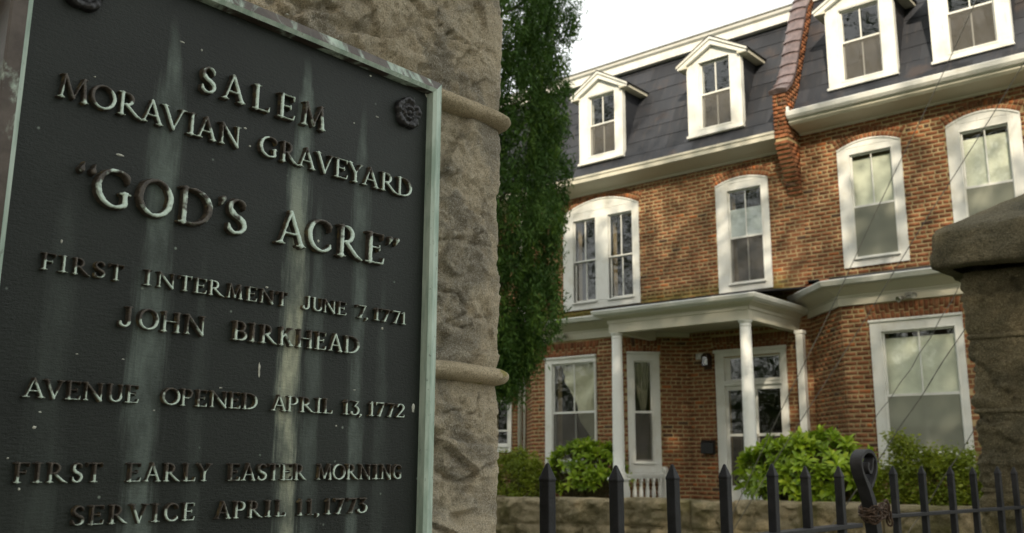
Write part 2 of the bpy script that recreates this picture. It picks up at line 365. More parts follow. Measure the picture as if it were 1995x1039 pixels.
# ------------------------------------------------------------------ brickwork generator
CH, PER = 0.0757, 0.2
class Bricks:
    """gathers bricks of one owner; the largest-looking ones become parts, the rest one joined part"""
    def __init__(s, owner): s.owner = owner; s.items = []
    def add(s, vs, tint, key): s.items.append((key, vs, tint))
    def finish(s, nmax=290):
        s.items.sort(key=lambda i: i[0])
        F = [(0,2,3,1),(4,5,7,6),(0,1,5,4),(2,6,7,3),(0,4,6,2),(1,3,7,5)]
        for key, vs, t in s.items[:nmax]:
            c = sum((Vector(v) for v in vs), Vector())/8
            m = MB(); m.add([Vector(v)-c for v in vs], F, t); o = m.build('brick', M['brick'], s.owner); o.location = c
        vv = []; ff = []; tt = []
        for key, vs, t in s.items[nmax:]:
            n = len(vv); vv += [tuple(v) for v in vs]; ff += [tuple(i+n for i in f) for f in F]; tt += [t]*6
        if vv:
            o = np_obj('brickwork', vv, ff, M['brick'], s.owner, tint=tt); o['kind'] = 'stuff'
rb = random.Random(3)
def tintval():
    t = rb.gauss(0.5, 0.20)
    if rb.random() < 0.03: t = 0.99
    elif rb.random() < 0.015: t = 0.0
    else: t = min(0.9, max(0.2, t))
    return t
def brick_box(B, Mx, a, b, z0, z1, proud, depth=0.03):
    j = lambda: rb.uniform(-0.0022, 0.0022)
    pr = proud + rb.uniform(-0.0025, 0.0025)
    vs = []
    for z in (z0+j(), z1+j()):
        for y in (-pr, depth):
            for x in (a+j(), b+j()): vs.append(Mx @ Vector((x, y, z)))
    c = (vs[0]+vs[5])/2
    B.add(vs, tintval(), c.length)
def brick_face(B, Mx, interval, z0, z1, phase=0.0, proud=0.0045, headers=6, zoff=0):
    """Mx maps local (s, depth, z); interval(z0,z1) -> list of (a,b) spans of the course"""
    k0 = int(math.floor((z0+20)/CH))+1; k = k0
    while -20+k*CH < z1-0.01:
        za = -20+k*CH; zb = za+CH
        head = (k % headers == 2)
        per = PER/2 if head else PER
        off = (phase + (0 if k % 2 else per/2) + (0.03 if head else 0))
        jt = 0.0105
        for (a, b) in interval(za, zb):
            i = math.floor((a-off)/per)
            while off+i*per < b:
                x0 = max(a, off+i*per+jt); x1 = min(b, off+(i+1)*per-jt)
                if x1-x0 > 0.03: brick_box(B, Mx, x0, x1, za+0.0115, min(zb-0.0115, z1-0.002), proud)
                i += 1
        k += 1
def subtract(spans, lo, hi):
    out = []
    for a, b in spans:
        if hi <= a or lo >= b: out.append((a, b)); continue
        if lo > a: out.append((a, lo))
        if hi < b: out.append((hi, b))
    return out
class Arch:
    """window opening in brick: x0..x1, z0..spring, circular head of given rise, brick ring above"""
    def __init__(s, x0, x1, z0, spring, rise, ring=0.2, flat=False):
        s.x0, s.x1, s.z0, s.sp, s.rise, s.ring, s.flat = x0, x1, z0, spring, rise, ring, flat
        if not flat:
            h = (x1-x0)/2; s.cx = (x0+x1)/2; s.r = (h*h+rise*rise)/(2*rise); s.cz = spring+rise-s.r
    def cut(s, spans, za, zb):
        zm = (za+zb)/2
        if zm < s.z0: return spans
        if s.flat:
            if zm < s.sp: return subtract(spans, s.x0, s.x1)
            if zm < s.sp+s.ring:
                sl = (zm-s.sp)*0.25+0.02
                return subtract(spans, s.x0-sl, s.x1+sl)
            return spans
        if zm < s.sp-0.02: return subtract(spans, s.x0, s.x1)
        R2 = s.r+s.ring
        if zm < s.cz+R2:
            d = R2*R2-(zm-s.cz)**2
            if d > 0:
                w = min(math.sqrt(d), max((s.x1-s.x0)/2, (zm-s.cz)*((s.x1-s.x0)/2)/(s.sp-s.cz)+0.004))
                return subtract(spans, s.cx-w, s.cx+w)
        return spans
    def build(s, B, Mx, proud=0.009):
        if s.flat:
            n = int(round((s.x1-s.x0+0.06)/0.072))
            for i in range(n):
                f0 = i/n; f1 = (i+1)/n
                cut = s.ring*(0.52 if i % 2 else 0.34)
                for (u, v) in ((0.0, cut-0.006), (cut+0.006, s.ring-0.01)):
                    def X(f, z): return s.x0-0.02-z*0.2+(s.x1-s.x0+0.04+z*0.4)*f
                    z0, z1 = u, v; g = 0.006; pr = proud+rb.uniform(-.002,.002)
                    vs = [Mx @ Vector(q) for q in ((X(f0,z0)+g,-pr,s.sp+z0+.006),(X(f1,z0)-g,-pr,s.sp+z0+.006),(X(f0,z0)+g,.03,s.sp+z0+.006),(X(f1,z0)-g,.03,s.sp+z0+.006),
                        (X(f0,z1)+g,-pr,s.sp+z1),(X(f1,z1)-g,-pr,s.sp+z1),(X(f0,z1)+g,.03,s.sp+z1),(X(f1,z1)-g,.03,s.sp+z1))]
                    B.add(vs, tintval(), ((vs[0]+vs[5])/2).length)
            return
        half = math.asin(((s.x1-s.x0)/2)/s.r)
        nr = 2; rh = s.ring/nr
        for k in range(nr):
            r0 = s.r+k*rh+0.008; r1 = s.r+(k+1)*rh-0.006
            n = int(round(2*half*r0/0.074)); g = 0.006/r0
            for i in range(n):
                a0 = -half+2*half*i/n+g; a1 = -half+2*half*(i+1)/n-g; pr = proud+rb.uniform(-.002,.002)
                vs = []
                for rr in (r0, r1):
                    for y in (-pr, .03):
                        for aa in (a0, a1): vs.append(Mx @ Vector((s.cx+rr*math.sin(aa), y, s.cz+rr*math.cos(aa))))
                B.add(vs, tintval(), ((vs[0]+vs[5])/2).length)
def backing(m, Mx, s0, s1, z0, z1, holes):
    """mortar face with rectangular holes, plus a short return into each hole"""
    xs = sorted({s0, s1, *[h[0] for h in holes], *[h[1] for h in holes]}); zs = sorted({z0, z1, *[h[2] for h in holes], *[h[3] for h in holes]})
    for i in range(len(xs)-1):
        for j in range(len(zs)-1):
            cx = (xs[i]+xs[i+1])/2; cz = (zs[j]+zs[j+1])/2
            if any(h[0] < cx < h[1] and h[2] < cz < h[3] for h in holes): continue
            m.add([Mx @ Vector(q) for q in ((xs[i],0,zs[j]),(xs[i+1],0,zs[j]),(xs[i+1],0,zs[j+1]),(xs[i],0,zs[j+1]))], [(0,1,2,3)])
    for i in range(len(xs)-1):
        for j in range(len(zs)-1):
            cx = (xs[i]+xs[i+1])/2; cz = (zs[j]+zs[j+1])/2
            if any(h[0] < cx < h[1] and h[2] < cz < h[3] for h in holes): continue
            LINING.add([Mx @ Vector(q) for q in ((xs[i],0.06,zs[j]),(xs[i+1],0.06,zs[j]),(xs[i+1],0.06,zs[j+1]),(xs[i],0.06,zs[j+1]))], [(0,1,2,3)])
    for h in holes:
        a, b, c, d = h; D = 0.3
        for q in (((a,0,c),(a,D,c),(a,D,d),(a,0,d)), ((b,0,c),(b,D,c),(b,D,d),(b,0,d)), ((a,0,c),(b,0,c),(b,D,c),(a,D,c)), ((a,0,d),(b,0,d),(b,D,d),(a,D,d))):
            m.add([Mx @ Vector(v) for v in q], [(0,1,2,3)])
LINING = MB()
def frameM(x, y, rz=0.0): return Matrix.Translation((x, y, 0)) @ Matrix.Rotation(rz, 4, 'Z')

# ------------------------------------------------------------------ windows
def sheet_mesh(f, nu, nv):
    vs = [f(i/nu, j/nv) for j in range(nv+1) for i in range(nu+1)]
    fs = [(j*(nu+1)+i, j*(nu+1)+i+1, (j+1)*(nu+1)+i+1, (j+1)*(nu+1)+i) for j in range(nv) for i in range(nu)]
    return vs, fs
def window(owner, Mx, x0, x1, z0, z1, ops, oz0, oz1, mr, rise=0.0, mull=True, blind=None, screen=None, curtain=None, film=None, sill=True, name='window', proud=0.035, lowmull=True, wood='white'):
    """Mx: wall frame (s, depth, z). outer casing x0..x1, z0..z1; openings ops [(a,b)], oz0..oz1; meeting rail height mr"""
    w = bpy.data.objects.new(name, None)
    m = MB(); P = proud; wm = M[wood]; D = 0.05
    # casing: jambs, sill board, head (curved when rise > 0)
    a0 = ops[0][0]; b1 = ops[-1][1]
    m.box(x0, -P, z0, a0, D, z1 if rise else z1)
    m.box(b1, -P, z0, x1, D, z1)
    for k in range(len(ops)-1): m.box(ops[k][1], -P-0.004, oz0, ops[k+1][0], D, oz1)
    m.box(a0, -P+0.003, z0, b1, D, oz0)
    if rise:
        h = (x1-x0)/2; cx = (x0+x1)/2; rr = (h*h+rise*rise)/(2*rise); cz = z1+rise-rr
        pts = [(x0, z1)]+[(cx+rr*math.sin(t), cz+rr*math.cos(t)) for t in np.linspace(-math.asin(h/rr), math.asin(h/rr), 15)[1:-1]]+[(x1, z1)]
        if oz1 < z1: m.box(a0, -P+0.003, oz1, b1, D, z1)
        m.prism(pts, 1, -P-0.002, D)
        # raised arch moulding following the head
        ring = [(cx+(rr+q)*math.sin(t), cz+(rr+q)*math.cos(t)) for q, ts in ((0.0, np.linspace(-1,1,15)), (-0.03, np.linspace(1,-1,15))) for t in ts*math.asin(h/rr)]
        n = 15
        vs = [(ring[i][0], -P-0.018, ring[i][1]) for i in range(2*n)]+[(ring[i][0], -P+0.01, ring[i][1]) for i in range(2*n)]
        fs = []
        for i in range(n-1):
            j = 2*n-1-i
            fs += [(i, i+1, j-1, j), (i, j, j+2*n, i+2*n) if i == 0 else (i, i+1, i+1+2*n, i+2*n), (j, j-1, j-1+2*n, j+2*n)]
        m.add(vs, fs)
    else:
        m.box(a0, -P+0.003, oz1, b1, D, z1)
        m.box(x0-0.012, -P-0.03, z1-0.035, x1+0.012, -P-0.001, z1+0.004)
    # beaded inner edge of each opening
    for a, b in ops:
        for q in ((a-0.02, a+0.004), (b-0.004, b+0.02)): m.box(q[0], -P-0.012, oz0-0.02, q[1], -P-0.002, oz1+0.02)
        m.box(a+0.004, -P-0.012, oz1-0.004, b-0.004, -P-0.002, oz1+0.02)
        m.box(a-0.03, -P-0.045, oz0-0.035, b+0.03, -P-0.002, oz0-0.004)
    w = m.build(name, wm, owner, bevel=0.004); w.matrix_local = Mx
    for a, b in ops:
        # upper sash sits outside, lower sash behind it
        for nm, za, zb, d in (('upper_sash', mr-0.01, oz1, 0.002), ('lower_sash', oz0, mr+0.02, 0.040)):
            s = MB(); rw = 0.030
            s.box(a, d, za, a+rw, d+0.035, zb); s.box(b-rw, d, za, b, d+0.035, zb)
            s.box(a+rw, d+0.001, zb-rw if nm[0] == 'u' else zb-0.035, b-rw, d+0.034, zb); s.box(a+rw, d+0.001, za, b-rw, d+0.034, za+(0.03 if nm[0] == 'u' else 0.048))
            if mull and (nm[0] == 'u' or lowmull): c = (a+b)/2; s.box(c-0.010, d+0.003, za+0.03, c+0.010, d+0.03, zb-0.03)
            sh = s.build(nm, wm, w, bevel=0.003)
            halves = [(a+rw, (a+b)/2), ((a+b)/2, b-rw)] if (mull and (nm[0] == 'u' or lowmull)) else [(a+rw, b-rw)]
            for (u, v) in halves:
                g = MB(); tl = rb.uniform(-0.004, 0.004); t2 = rb.uniform(-0.003, 0.003)
                g.add([(u, d+0.018, za+.02), (v, d+0.018+t2, za+.02), (v, d+0.018+tl+t2, zb-.02), (u, d+0.018+tl, zb-.02)], [(0,1,2,3)])
                g.build('pane', M['glass'], w, recalc=False)
        rv = MB()     # deep reveal lining behind the casing
        rv.box(a-0.03, D, oz0-0.02, a, 0.16, oz1+0.02); rv.box(b, D, oz0-0.02, b+0.03, 0.16, oz1+0.02)
        rv.box(a, D, oz1, b, 0.16, oz1+0.03); rv.box(a, D, oz0-0.03, b, 0.16, oz0); rv.build('reveal', wm, w)
        if screen:
            s = MB(); s.add([(a, -0.008, oz0), (b, -0.008, oz0), (b, -0.008, mr), (a, -0.008, mr)], [(0,1,2,3)])
            s.build('insect_screen', M[screen], w)
            s = MB(); s.box(a, -0.014, oz0, a+.02, -0.002, mr); s.box(b-.02, -0.014, oz0, b, -0.002, mr); s.box(a+.02, -0.013, mr-.02, b-.02, -0.003, mr+0.004); s.box(a+.02, -0.013, oz0, b-.02, -0.003, oz0+.022)
            s.build('screen_frame', wm, w)
        if blind is not None:
            zt, zb = blind
            f = lambda u, v, a=a, b=b: (a+0.01+(b-a-0.02)*u, 0.092+0.0012*math.sin(u*9)+0.002*math.sin(v*5), zb+(zt-zb)*v)
            s = MB(); s.add(*sheet_mesh(f, 16, 12)); s.build('roller_blind', M['blind'], w, smooth=True)
            s = MB(); s.tube([(a+.01, 0.105, zt), (b-.01, 0.105, zt)], 0.012); s.build('blind_roller', M['blind'], w)
        if film:
            s = MB(); s.add([(a+.03, 0.030, film[0]), (b-.03, 0.030, film[0]), (b-.03, 0.030, film[1]), (a+.03, 0.030, film[1])], [(0,1,2,3)])
            s.build('window_film', M['film'], w)
        if curtain: curtain(w, a, b, oz0, oz1)
    if sill:
        s = MB(); s.box(x0-0.02, -P-0.05, z0-0.05, x1+0.02, 0.03, z0-0.003); s.build('sill', wm, w, bevel=0.006)
    return w
def sill_tab(o, text): o['label'] = text; return o

# ------------------------------------------------------------------ the two brick row houses
houseL = tag(empty('brick_house', (-9.5, 16, -0.75)), 'left red brick row house with white porch, two arched dormers and dark mansard roof', 'house', 'brick row houses')
houseR = tag(empty('brick_house', (-4.0, 16, -0.75)), 'right brick row house with taller eaves, gutter and bay window behind the stone gatepost', 'house', 'brick row houses')
houseL['label'] = 'left red brick row house with white porch beside the cypress'
for h in (houseL, houseR): h.location = (0, 0, 0)
BL, BR = Bricks(houseL), Bricks(houseR)
F0 = frameM(0, 16)                                   # main facade
XM = -6.95                                           # party line
# --- left facade
aLD = Arch(-12.31, -10.36, 3.21, 5.33, 0.25); aL = Arch(-8.58, -7.49, 3.19, 5.30, 0.11); aDoor = Arch(-8.73, -7.31, -0.8, 2.10, 0, 0.28, True); aNb = Arch(-14.55, -13.78, 0.3, 1.44, 0, 0.25, True)
class Gap:
    def __init__(s, x0, x1, z1): s.x0, s.x1, s.z1 = x0, x1, z1
    def cut(s, sp, za, zb): return subtract(sp, s.x0, s.x1) if za < s.z1 else sp
    def build(s, *k): pass
cuts = [aLD, aL, aDoor, aNb, Gap(-13.3, -9.34, 2.55)]
def ivL(za, zb):
    sp = [(-18.0, -6.83)]
    for c in cuts: sp = c.cut(sp, za, zb)
    return sp
brick_face(BL, F0, lambda a, b: [(max(u, -14.6), v) for u, v in ivL(a, b) if v > -14.6], -0.75, 5.74)
for c in cuts: c.build(BL, F0)
mL = MB()
backing(mL, F0, -18.0, -6.951, -1.6, 5.95, [(-12.04,-11.44,3.375,5.17), (-11.12,-10.51,3.375,5.17), (-8.33,-7.63,3.35,5.16), (-8.6,-7.38,-0.75,1.97), (-14.45,-13.88,0.4,1.36), (-13.2,-9.45,-1.0,2.55)])
# --- left bay: front at Y=15 from -12.37 to -10.284, cants back to the facade
BZ = 2.42
FB = frameM(0, 15.0)
agL = Arch(-12.02, -10.76, -0.12, 2.10, 0, 0.29, True)
brick_face(BL, FB, lambda a, b: agL.cut([(-12.37, -10.284)], a, b), -0.75, BZ+0.02); agL.build(BL, FB)
backing(mL, FB, -12.37, -10.284, -1.6, 2.9, [(-11.84,-10.79,0.08,1.97)])
FC = Matrix.Translation((-10.284, 15.0, 0)) @ Matrix.Rotation(R(45), 4, 'Z')      # right cant, s runs from the front corner back to the wall (length 1.414)
ag2 = Arch(0.19, 0.815, -0.17, 2.12, 0, 0.28, True)
brick_face(BL, FC, lambda a, b: ag2.cut([(0.0, 1.414)], a, b), -0.75, BZ+0.02, phase=0.05); ag2.build(BL, FC)
backing(mL, FC, 0, 1.414, -1.6, 2.9, [(0.31,0.67,0.05,1.95)])
FD = Matrix.Translation((-13.37, 16.0, 0)) @ Matrix.Rotation(R(-45), 4, 'Z')      # left cant
brick_face(BL, FD, lambda a, b: [(0.0, 1.414)], -0.75, BZ+0.02, phase=0.02)
backing(mL, FD, 0, 1.414, -1.6, 2.9, [])
# house body behind the facade
mL.box(-18.0, 16.3, -1.6, -17.75, 26, 6.0); mL.box(-7.1, 16.3, -1.6, -6.96, 26, 6.2); mL.box(-7.1, 17.5, 6.2, -6.96, 26, 8.8); mL.box(-18, 26, -1.6, -6.96, 26.25, 6.0)
mL.build('mortar_face', M['mortar'], houseL, recalc=False)
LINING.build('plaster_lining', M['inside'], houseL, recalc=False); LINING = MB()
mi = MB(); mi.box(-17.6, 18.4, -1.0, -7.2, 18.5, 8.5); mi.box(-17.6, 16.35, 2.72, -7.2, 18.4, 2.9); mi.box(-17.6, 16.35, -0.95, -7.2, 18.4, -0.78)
for xx in (-13.2, -9.6): mi.box(xx, 16.35, -0.9, xx+0.1, 18.4, 5.9)
mi.build('inner_wall', M['inside'], houseL)

# --- right facade
aR1 = Arch(-6.15, -5.04, 3.36, 5.50, 0.13); aR2 = Arch(-4.30, -3.18, 3.36, 5.52, 0.13); aR3 = Arch(-2.45, -1.33, 3.36, 5.52, 0.13)
def ivR(za, zb):
    sp = [(-6.83, -0.4)]
    for c in (aR1, aR2, aR3, Gap(-6.77, -2.68, 2.7)): sp = c.cut(sp, za, zb)
    return sp
brick_face(BR, F0, ivR, -0.75, 6.0, phase=0.07)
for c in (aR1, aR2, aR3): c.build(BR, F0)
mR = MB()
backing(mR, F0, -6.949, -0.4, -1.6, 6.2, [(-5.93,-5.2,3.52,5.38), (-4.09,-3.36,3.52,5.38), (-2.24,-1.51,3.52,5.38), (-6.66,-2.79,-1.0,2.7)])
FBR = frameM(0, 15.07); BZR = 2.56
agR = Arch(-5.45, -4.06, 0.0, 2.27, 0, 0.27, True)
brick_face(BR, FBR, lambda a, b: agR.cut([(-5.90, -3.55)], a, b), -0.75, BZR+0.02, phase=0.1); agR.build(BR, FBR)
backing(mR, FBR, -5.90, -3.55, -1.6, 3.0, [(-5.27,-4.17,0.2,2.08)])
FCR = Matrix.Translation((-6.83, 16.0, 0)) @ Matrix.Rotation(R(-45), 4, 'Z')
brick_face(BR, FCR, lambda a, b: [(0.0, 1.315)], -0.75, BZR+0.02, phase=0.03)
backing(mR, FCR, 0, 1.315, -1.6, 3.0, [])
FDR = Matrix.Translation((-3.55, 15.07, 0)) @ Matrix.Rotation(R(45), 4, 'Z')
brick_face(BR, FDR, lambda a, b: [(0.0, 1.315)], -0.75, BZR+0.02)
backing(mR, FDR, 0, 1.315, -1.6, 3.0, [])
mR.box(-6.94, 16.3, -1.6, -6.84, 26, 6.3); mR.box(-6.94, 17.5, 6.3, -6.84, 26, 9.0); mR.box(-0.6, 16.3, -1.6, -0.4, 26, 6.2); mR.box(-6.94, 26, -1.6, -0.4, 26.25, 6.2)
mR.build('mortar_face', M['mortar'], houseR, recalc=False)
LINING.build('plaster_lining', M['inside'], houseR, recalc=False)
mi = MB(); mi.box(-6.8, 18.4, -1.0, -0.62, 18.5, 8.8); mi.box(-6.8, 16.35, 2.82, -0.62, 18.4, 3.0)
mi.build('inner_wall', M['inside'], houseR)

# --- windows
def swag(w, a, b, z0, z1):
    def f(u, v):
        # hangs from the head, pulled to the right: left edge leaves the frame, lower edge sweeps down to the right
        zt = z1-0.02; x = a+0.10+(b-a-0.11)*u
        low = z1-0.55-1.15*min(1, u*1.25)**0.8
        z = zt+(low-zt)*v
        x = x+0.28*(v**1.5)*(1-u)
        y = 0.14+0.040*math.sin(9*u+7*v+4*u*v)+0.018*math.sin(21*(u*0.6+v*0.9))
        return (x, y, z)
    s = MB(); s.add(*sheet_mesh(f, 40, 40)); s.build('curtain', M['curtain'], w, smooth=True)
def vcurtain(w, a, b, z0, z1):
    def f(u, v):
        c = (a+b)/2+0.02; hw = (b-a)/2*(1-0.78*(v**1.1))
        return (c+(u*2-1)*hw, 0.115+0.015*math.sin(u*26+v*2), z1-0.01+(0.80*(z0-z1))*v*0.66)
    s = MB(); s.add(*sheet_mesh(f, 44, 16)); s.build('curtain', M['net'], w, smooth=True)
wLD = window(houseL, F0, -12.31, -10.36, 3.21, 5.33, [(-12.04,-11.44),(-11.12,-10.51)], 3.375, 5.17, 4.26, rise=0.25, sill=False)
wL = window(houseL, F0, -8.58, -7.49, 3.19, 5.30, [(-8.33,-7.63)], 3.35, 5.16, 4.23, rise=0.11, screen='dark_screen', film=(4.26, 4.79), sill=False)
wgL = window(houseL, FB, -12.02, -10.76, -0.12, 2.10, [(-11.84,-10.79)], 0.08, 1.97, 1.0, screen='dark_screen', curtain=swag)
wg2 = window(houseL, FC, 0.19, 0.815, -0.14, 2.12, [(0.31,0.67)], 0.05, 1.95, 0.98, mull=False, screen='dark_screen', curtain=vcurtain)
wnb = window(houseL, F0, -14.55, -13.78, 0.30, 1.44, [(-14.45,-13.88)], 0.40, 1.36, 0.72, mull=False)
wR1 = window(houseR, F0, -6.15, -5.04, 3.36, 5.50, [(-5.93,-5.2)], 3.52, 5.38, 4.43, rise=0.13, blind=(5.30, 4.44), screen='pale_screen', sill=False)
wR2 = window(houseR, F0, -4.30, -3.18, 3.36, 5.52, [(-4.09,-3.36)], 3.52, 5.38, 4.43, rise=0.15, blind=(5.26, 4.0), screen='pale_screen', sill=False)
wR3 = window(houseR, F0, -2.45, -1.33, 3.36, 5.52, [(-2.24,-1.51)], 3.52, 5.38, 4.43, rise=0.15, blind=(5.26, 4.0), screen='pale_screen', sill=False)
wgR = window(houseR, FBR, -5.45, -4.06, 0.0, 2.27, [(-5.27,-4.17)], 0.2, 2.08, 1.08, blind=(1.97, 0.6), screen='pale_screen')
sill_tab(wLD, 'twin sash window under one arched white head, upper floor left')
sill_tab(wL, 'single arched sash window with a pale film across the middle')
sill_tab(wgL, 'bay front window with a fabric swag pulled to the right')
sill_tab(wg2, 'narrow bay side window with a gathered curtain')
sill_tab(wgR, 'large ground floor bay window with pale blinds')

# --- front door with transom
dr = MB()
dr.box(-8.73, -0.03, -0.75, -8.55, 0.05, 2.10); dr.box(-7.42, -0.03, -0.75, -7.31, 0.05, 2.10)
dr.box(-8.55, -0.028, 1.99, -7.42, 0.05, 2.10); dr.box(-8.55, -0.045, 1.44, -7.42, 0.06, 1.53); dr.box(-8.75, -0.06, 2.06, -7.29, -0.031, 2.12)
dr.box(-8.56, -0.062, 1.50, -7.41, -0.046, 1.535)
door = dr.build('door_frame', M['white'], houseL, bevel=0.004); door.matrix_local = F0; door['label'] = 'white framed front door with glazed transom'
tr = MB(); tr.box(-8.55, 0.02, 1.53, -8.44, 0.06, 1.99); tr.box(-7.47, 0.02, 1.53, -7.42, 0.06, 1.99); tr.box(-8.44, 0.021, 1.53, -7.47, 0.059, 1.56); tr.box(-8.44, 0.021, 1.95, -7.47, 0.059, 1.99); tr.box(-8.02, 0.022, 1.56, -8.0, 0.05, 1.95)
tr.build('transom_sash', M['white'], door, bevel=0.003)
gg = MB(); gg.add([(-8.44,.04,1.55),(-7.47,.038,1.55),(-7.47,.043,1.96),(-8.44,.045,1.96)], [(0,1,2,3)]); gg.build('pane', M['glass'], door, recalc=False)
for (a, b) in ((-8.55, -7.99), (-7.97, -7.42)):
    lf = MB(); lf.box(a, 0.01, -0.74, a+0.05, 0.05, 1.44); lf.box(b-0.05, 0.01, -0.74, b, 0.05, 1.44)
    lf.box(a+.05, 0.011, 1.36, b-.05, 0.049, 1.44); lf.box(a+.05, 0.011, 0.52, b-.05, 0.049, 0.57); lf.box(a+.05, 0.011, -0.74, b-.05, 0.049, -0.36)
    o = lf.build('door_leaf', M['white'], door, bevel=0.003)
    for (c, d) in ((0.57, 1.36),):
        gg = MB(); gg.add([(a+.05,.03,c),(b-.05,.032,c),(b-.05,.036,d),(a+.05,.034,d)], [(0,1,2,3)]); gg.build('pane', M['glass'], door, recalc=False)
    sc = MB(); sc.add([(a+.05,.03,-0.36),(b-.05,.03,-0.36),(b-.05,.03,.52),(a+.05,.03,.52)], [(0,1,2,3)]); sc.build('insect_screen', M['dark_screen'], door)
hd = MB(); hd.box(-7.965, -0.03, 0.44, -7.935, 0.01, 0.56); hd.tube([(-7.95,-0.05,0.50),(-7.88,-0.05,0.50)], 0.009); hd.build('door_handle', M['metal'], door)

# --- eaves
ev = MB()
ev.prism([(15.55,5.855),(15.55,5.965),(15.60,5.985),(16.0,5.985),(16.0,5.70),(15.965,5.70),(15.93,5.735)], 0, -18.0, XM-0.13)
ev.prism([(15.53,5.945),(15.53,5.99),(15.66,6.01),(15.66,5.992),(15.60,5.986),(15.548,5.966)], 0, -18.0, XM-0.135)
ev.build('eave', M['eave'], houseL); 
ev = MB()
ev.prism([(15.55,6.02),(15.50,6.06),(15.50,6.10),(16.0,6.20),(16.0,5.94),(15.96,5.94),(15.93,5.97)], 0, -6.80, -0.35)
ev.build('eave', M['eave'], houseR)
gt = MB()
gt.prism([(15.50,6.10),(15.44,6.115),(15.40,6.16),(15.385,6.235),(15.40,6.25),(15.415,6.235),(15.425,6.17),(15.455,6.135),(15.53,6.125),(15.53,6.105)], 0, -6.80, -0.35)
gt.prism([(15.50,6.10),(15.44,6.115),(15.40,6.16),(15.385,6.235),(15.52,6.235),(15.52,6.11)], 0, -6.803, -6.795)
gt.box(-6.79, 15.39, 6.236, -6.75, 15.43, 6.33); gt.build('gutter', M['white'], houseR)

# --- mansard roofs: sheathing + large courses of tiles + top cornice
def profL(z): return 15.80+(z-6.03)*0.55 if z < 6.40 else 16.0+(z-6.40)/2.2
def profR(z): return 15.60+(z-6.22)*0.93 if z < 6.65 else 16.0+(z-6.65)/2.2
rt_ = random.Random(11)
def mansard(owner, prof, z0, z1, x0, x1, dorm):
    m = MB()
    zs = [z0, z0+0.2, 6.40 if owner is houseL else 6.65, z1]
    for i in range(3):
        m.add([(x0, prof(zs[i])+.03, zs[i]), (x1, prof(zs[i])+.03, zs[i]), (x1, prof(zs[i+1])+.03, zs[i+1]), (x0, prof(zs[i+1])+.03, zs[i+1])], [(0,1,2,3)])
    m.add([(x0,prof(z1)+.03,z1),(x1,prof(z1)+.03,z1),(x1,26.2,z1+.1),(x0,26.2,z1+.1)], [(0,1,2,3)])
    m.add([(x0,26.2,z1+.1),(x1,26.2,z1+.1),(x1,26.2,5.9),(x0,26.2,5.9)], [(0,1,2,3)])
    m.build('roof', M['roofing'], owner)
    k = 0; z = z0
    while z < z1-0.02:
        zt = min(z+0.33, z1)
        if z < (6.40 if owner is houseL else 6.65) < zt: zt = zt
        x = x0+(0.22 if k % 2 else 0.0)-0.44
        while x < x1:
            wd = 0.44
            a = max(x+0.0006, x0); b = min(x+wd-0.0006, x1)
            if b-a > 0.05 and not any(a > d0 and b < d1 and z > zl and zt < zh for d0, d1, zl, zh in dorm):
                j = rt_.uniform(0, .003); n = 0.016
                ya, yb = prof(z), prof(zt)
                vs = []
                for (zz, yy) in ((z-0.02, ya-0.026-j), (zt, yb-0.008)):
                    for th in (0, n):
                        for xx in (a, b): vs.append((xx, yy+th, zz+(rt_.uniform(-.004,.004) if zz < z else 0)))
                c = sum((Vector(v) for v in vs), Vector())/8
                mm = MB(); mm.add([Vector(v)-c for v in vs], [(0,2,3,1),(4,5,7,6),(0,1,5,4),(2,6,7,3),(0,4,6,2),(1,3,7,5)], rt_.random())
                o = mm.build('roof_tile', M['slate'], owner); o.location = c
            x += wd
        z += 0.33; k += 1
DZL = [(-11.75, -10.75, 6.5, 7.8), (-9.0, -8.0, 6.5, 7.8)]
DZR = [(-6.1, -5.05, 6.75, 8.0), (-4.3, -3.25, 6.75, 8.0), (-2.45, -1.4, 6.75, 8.0)]
mansard(houseL, profL, 6.03, 8.75, -15.6, -7.10, DZL)
mansard(houseR, profR, 6.22, 9.05, -6.83, -0.4, DZR)
tc = MB(); tc.prism([(16.93,8.76),(16.93,8.93),(16.88,8.97),(16.86,9.03),(16.90,9.05),(17.4,9.06),(17.4,8.76)], 0, -18.0, -7.10)
tc.build('roof_cornice', M['white'], houseL); 
tc = MB(); tc.prism([(16.84,9.035),(16.84,9.06),(17.5,9.085),(17.5,9.062),(16.9,9.052)], 0, -18.0, -7.11); tc.build('roof_edge_flashing', M['metal'], houseL)
tc = MB(); tc.prism([(17.04,9.06),(17.04,9.25),(16.98,9.34),(17.5,9.36),(17.5,9.06)], 0, -6.83, -0.4); tc.build('roof_cornice', M['white'], houseR)

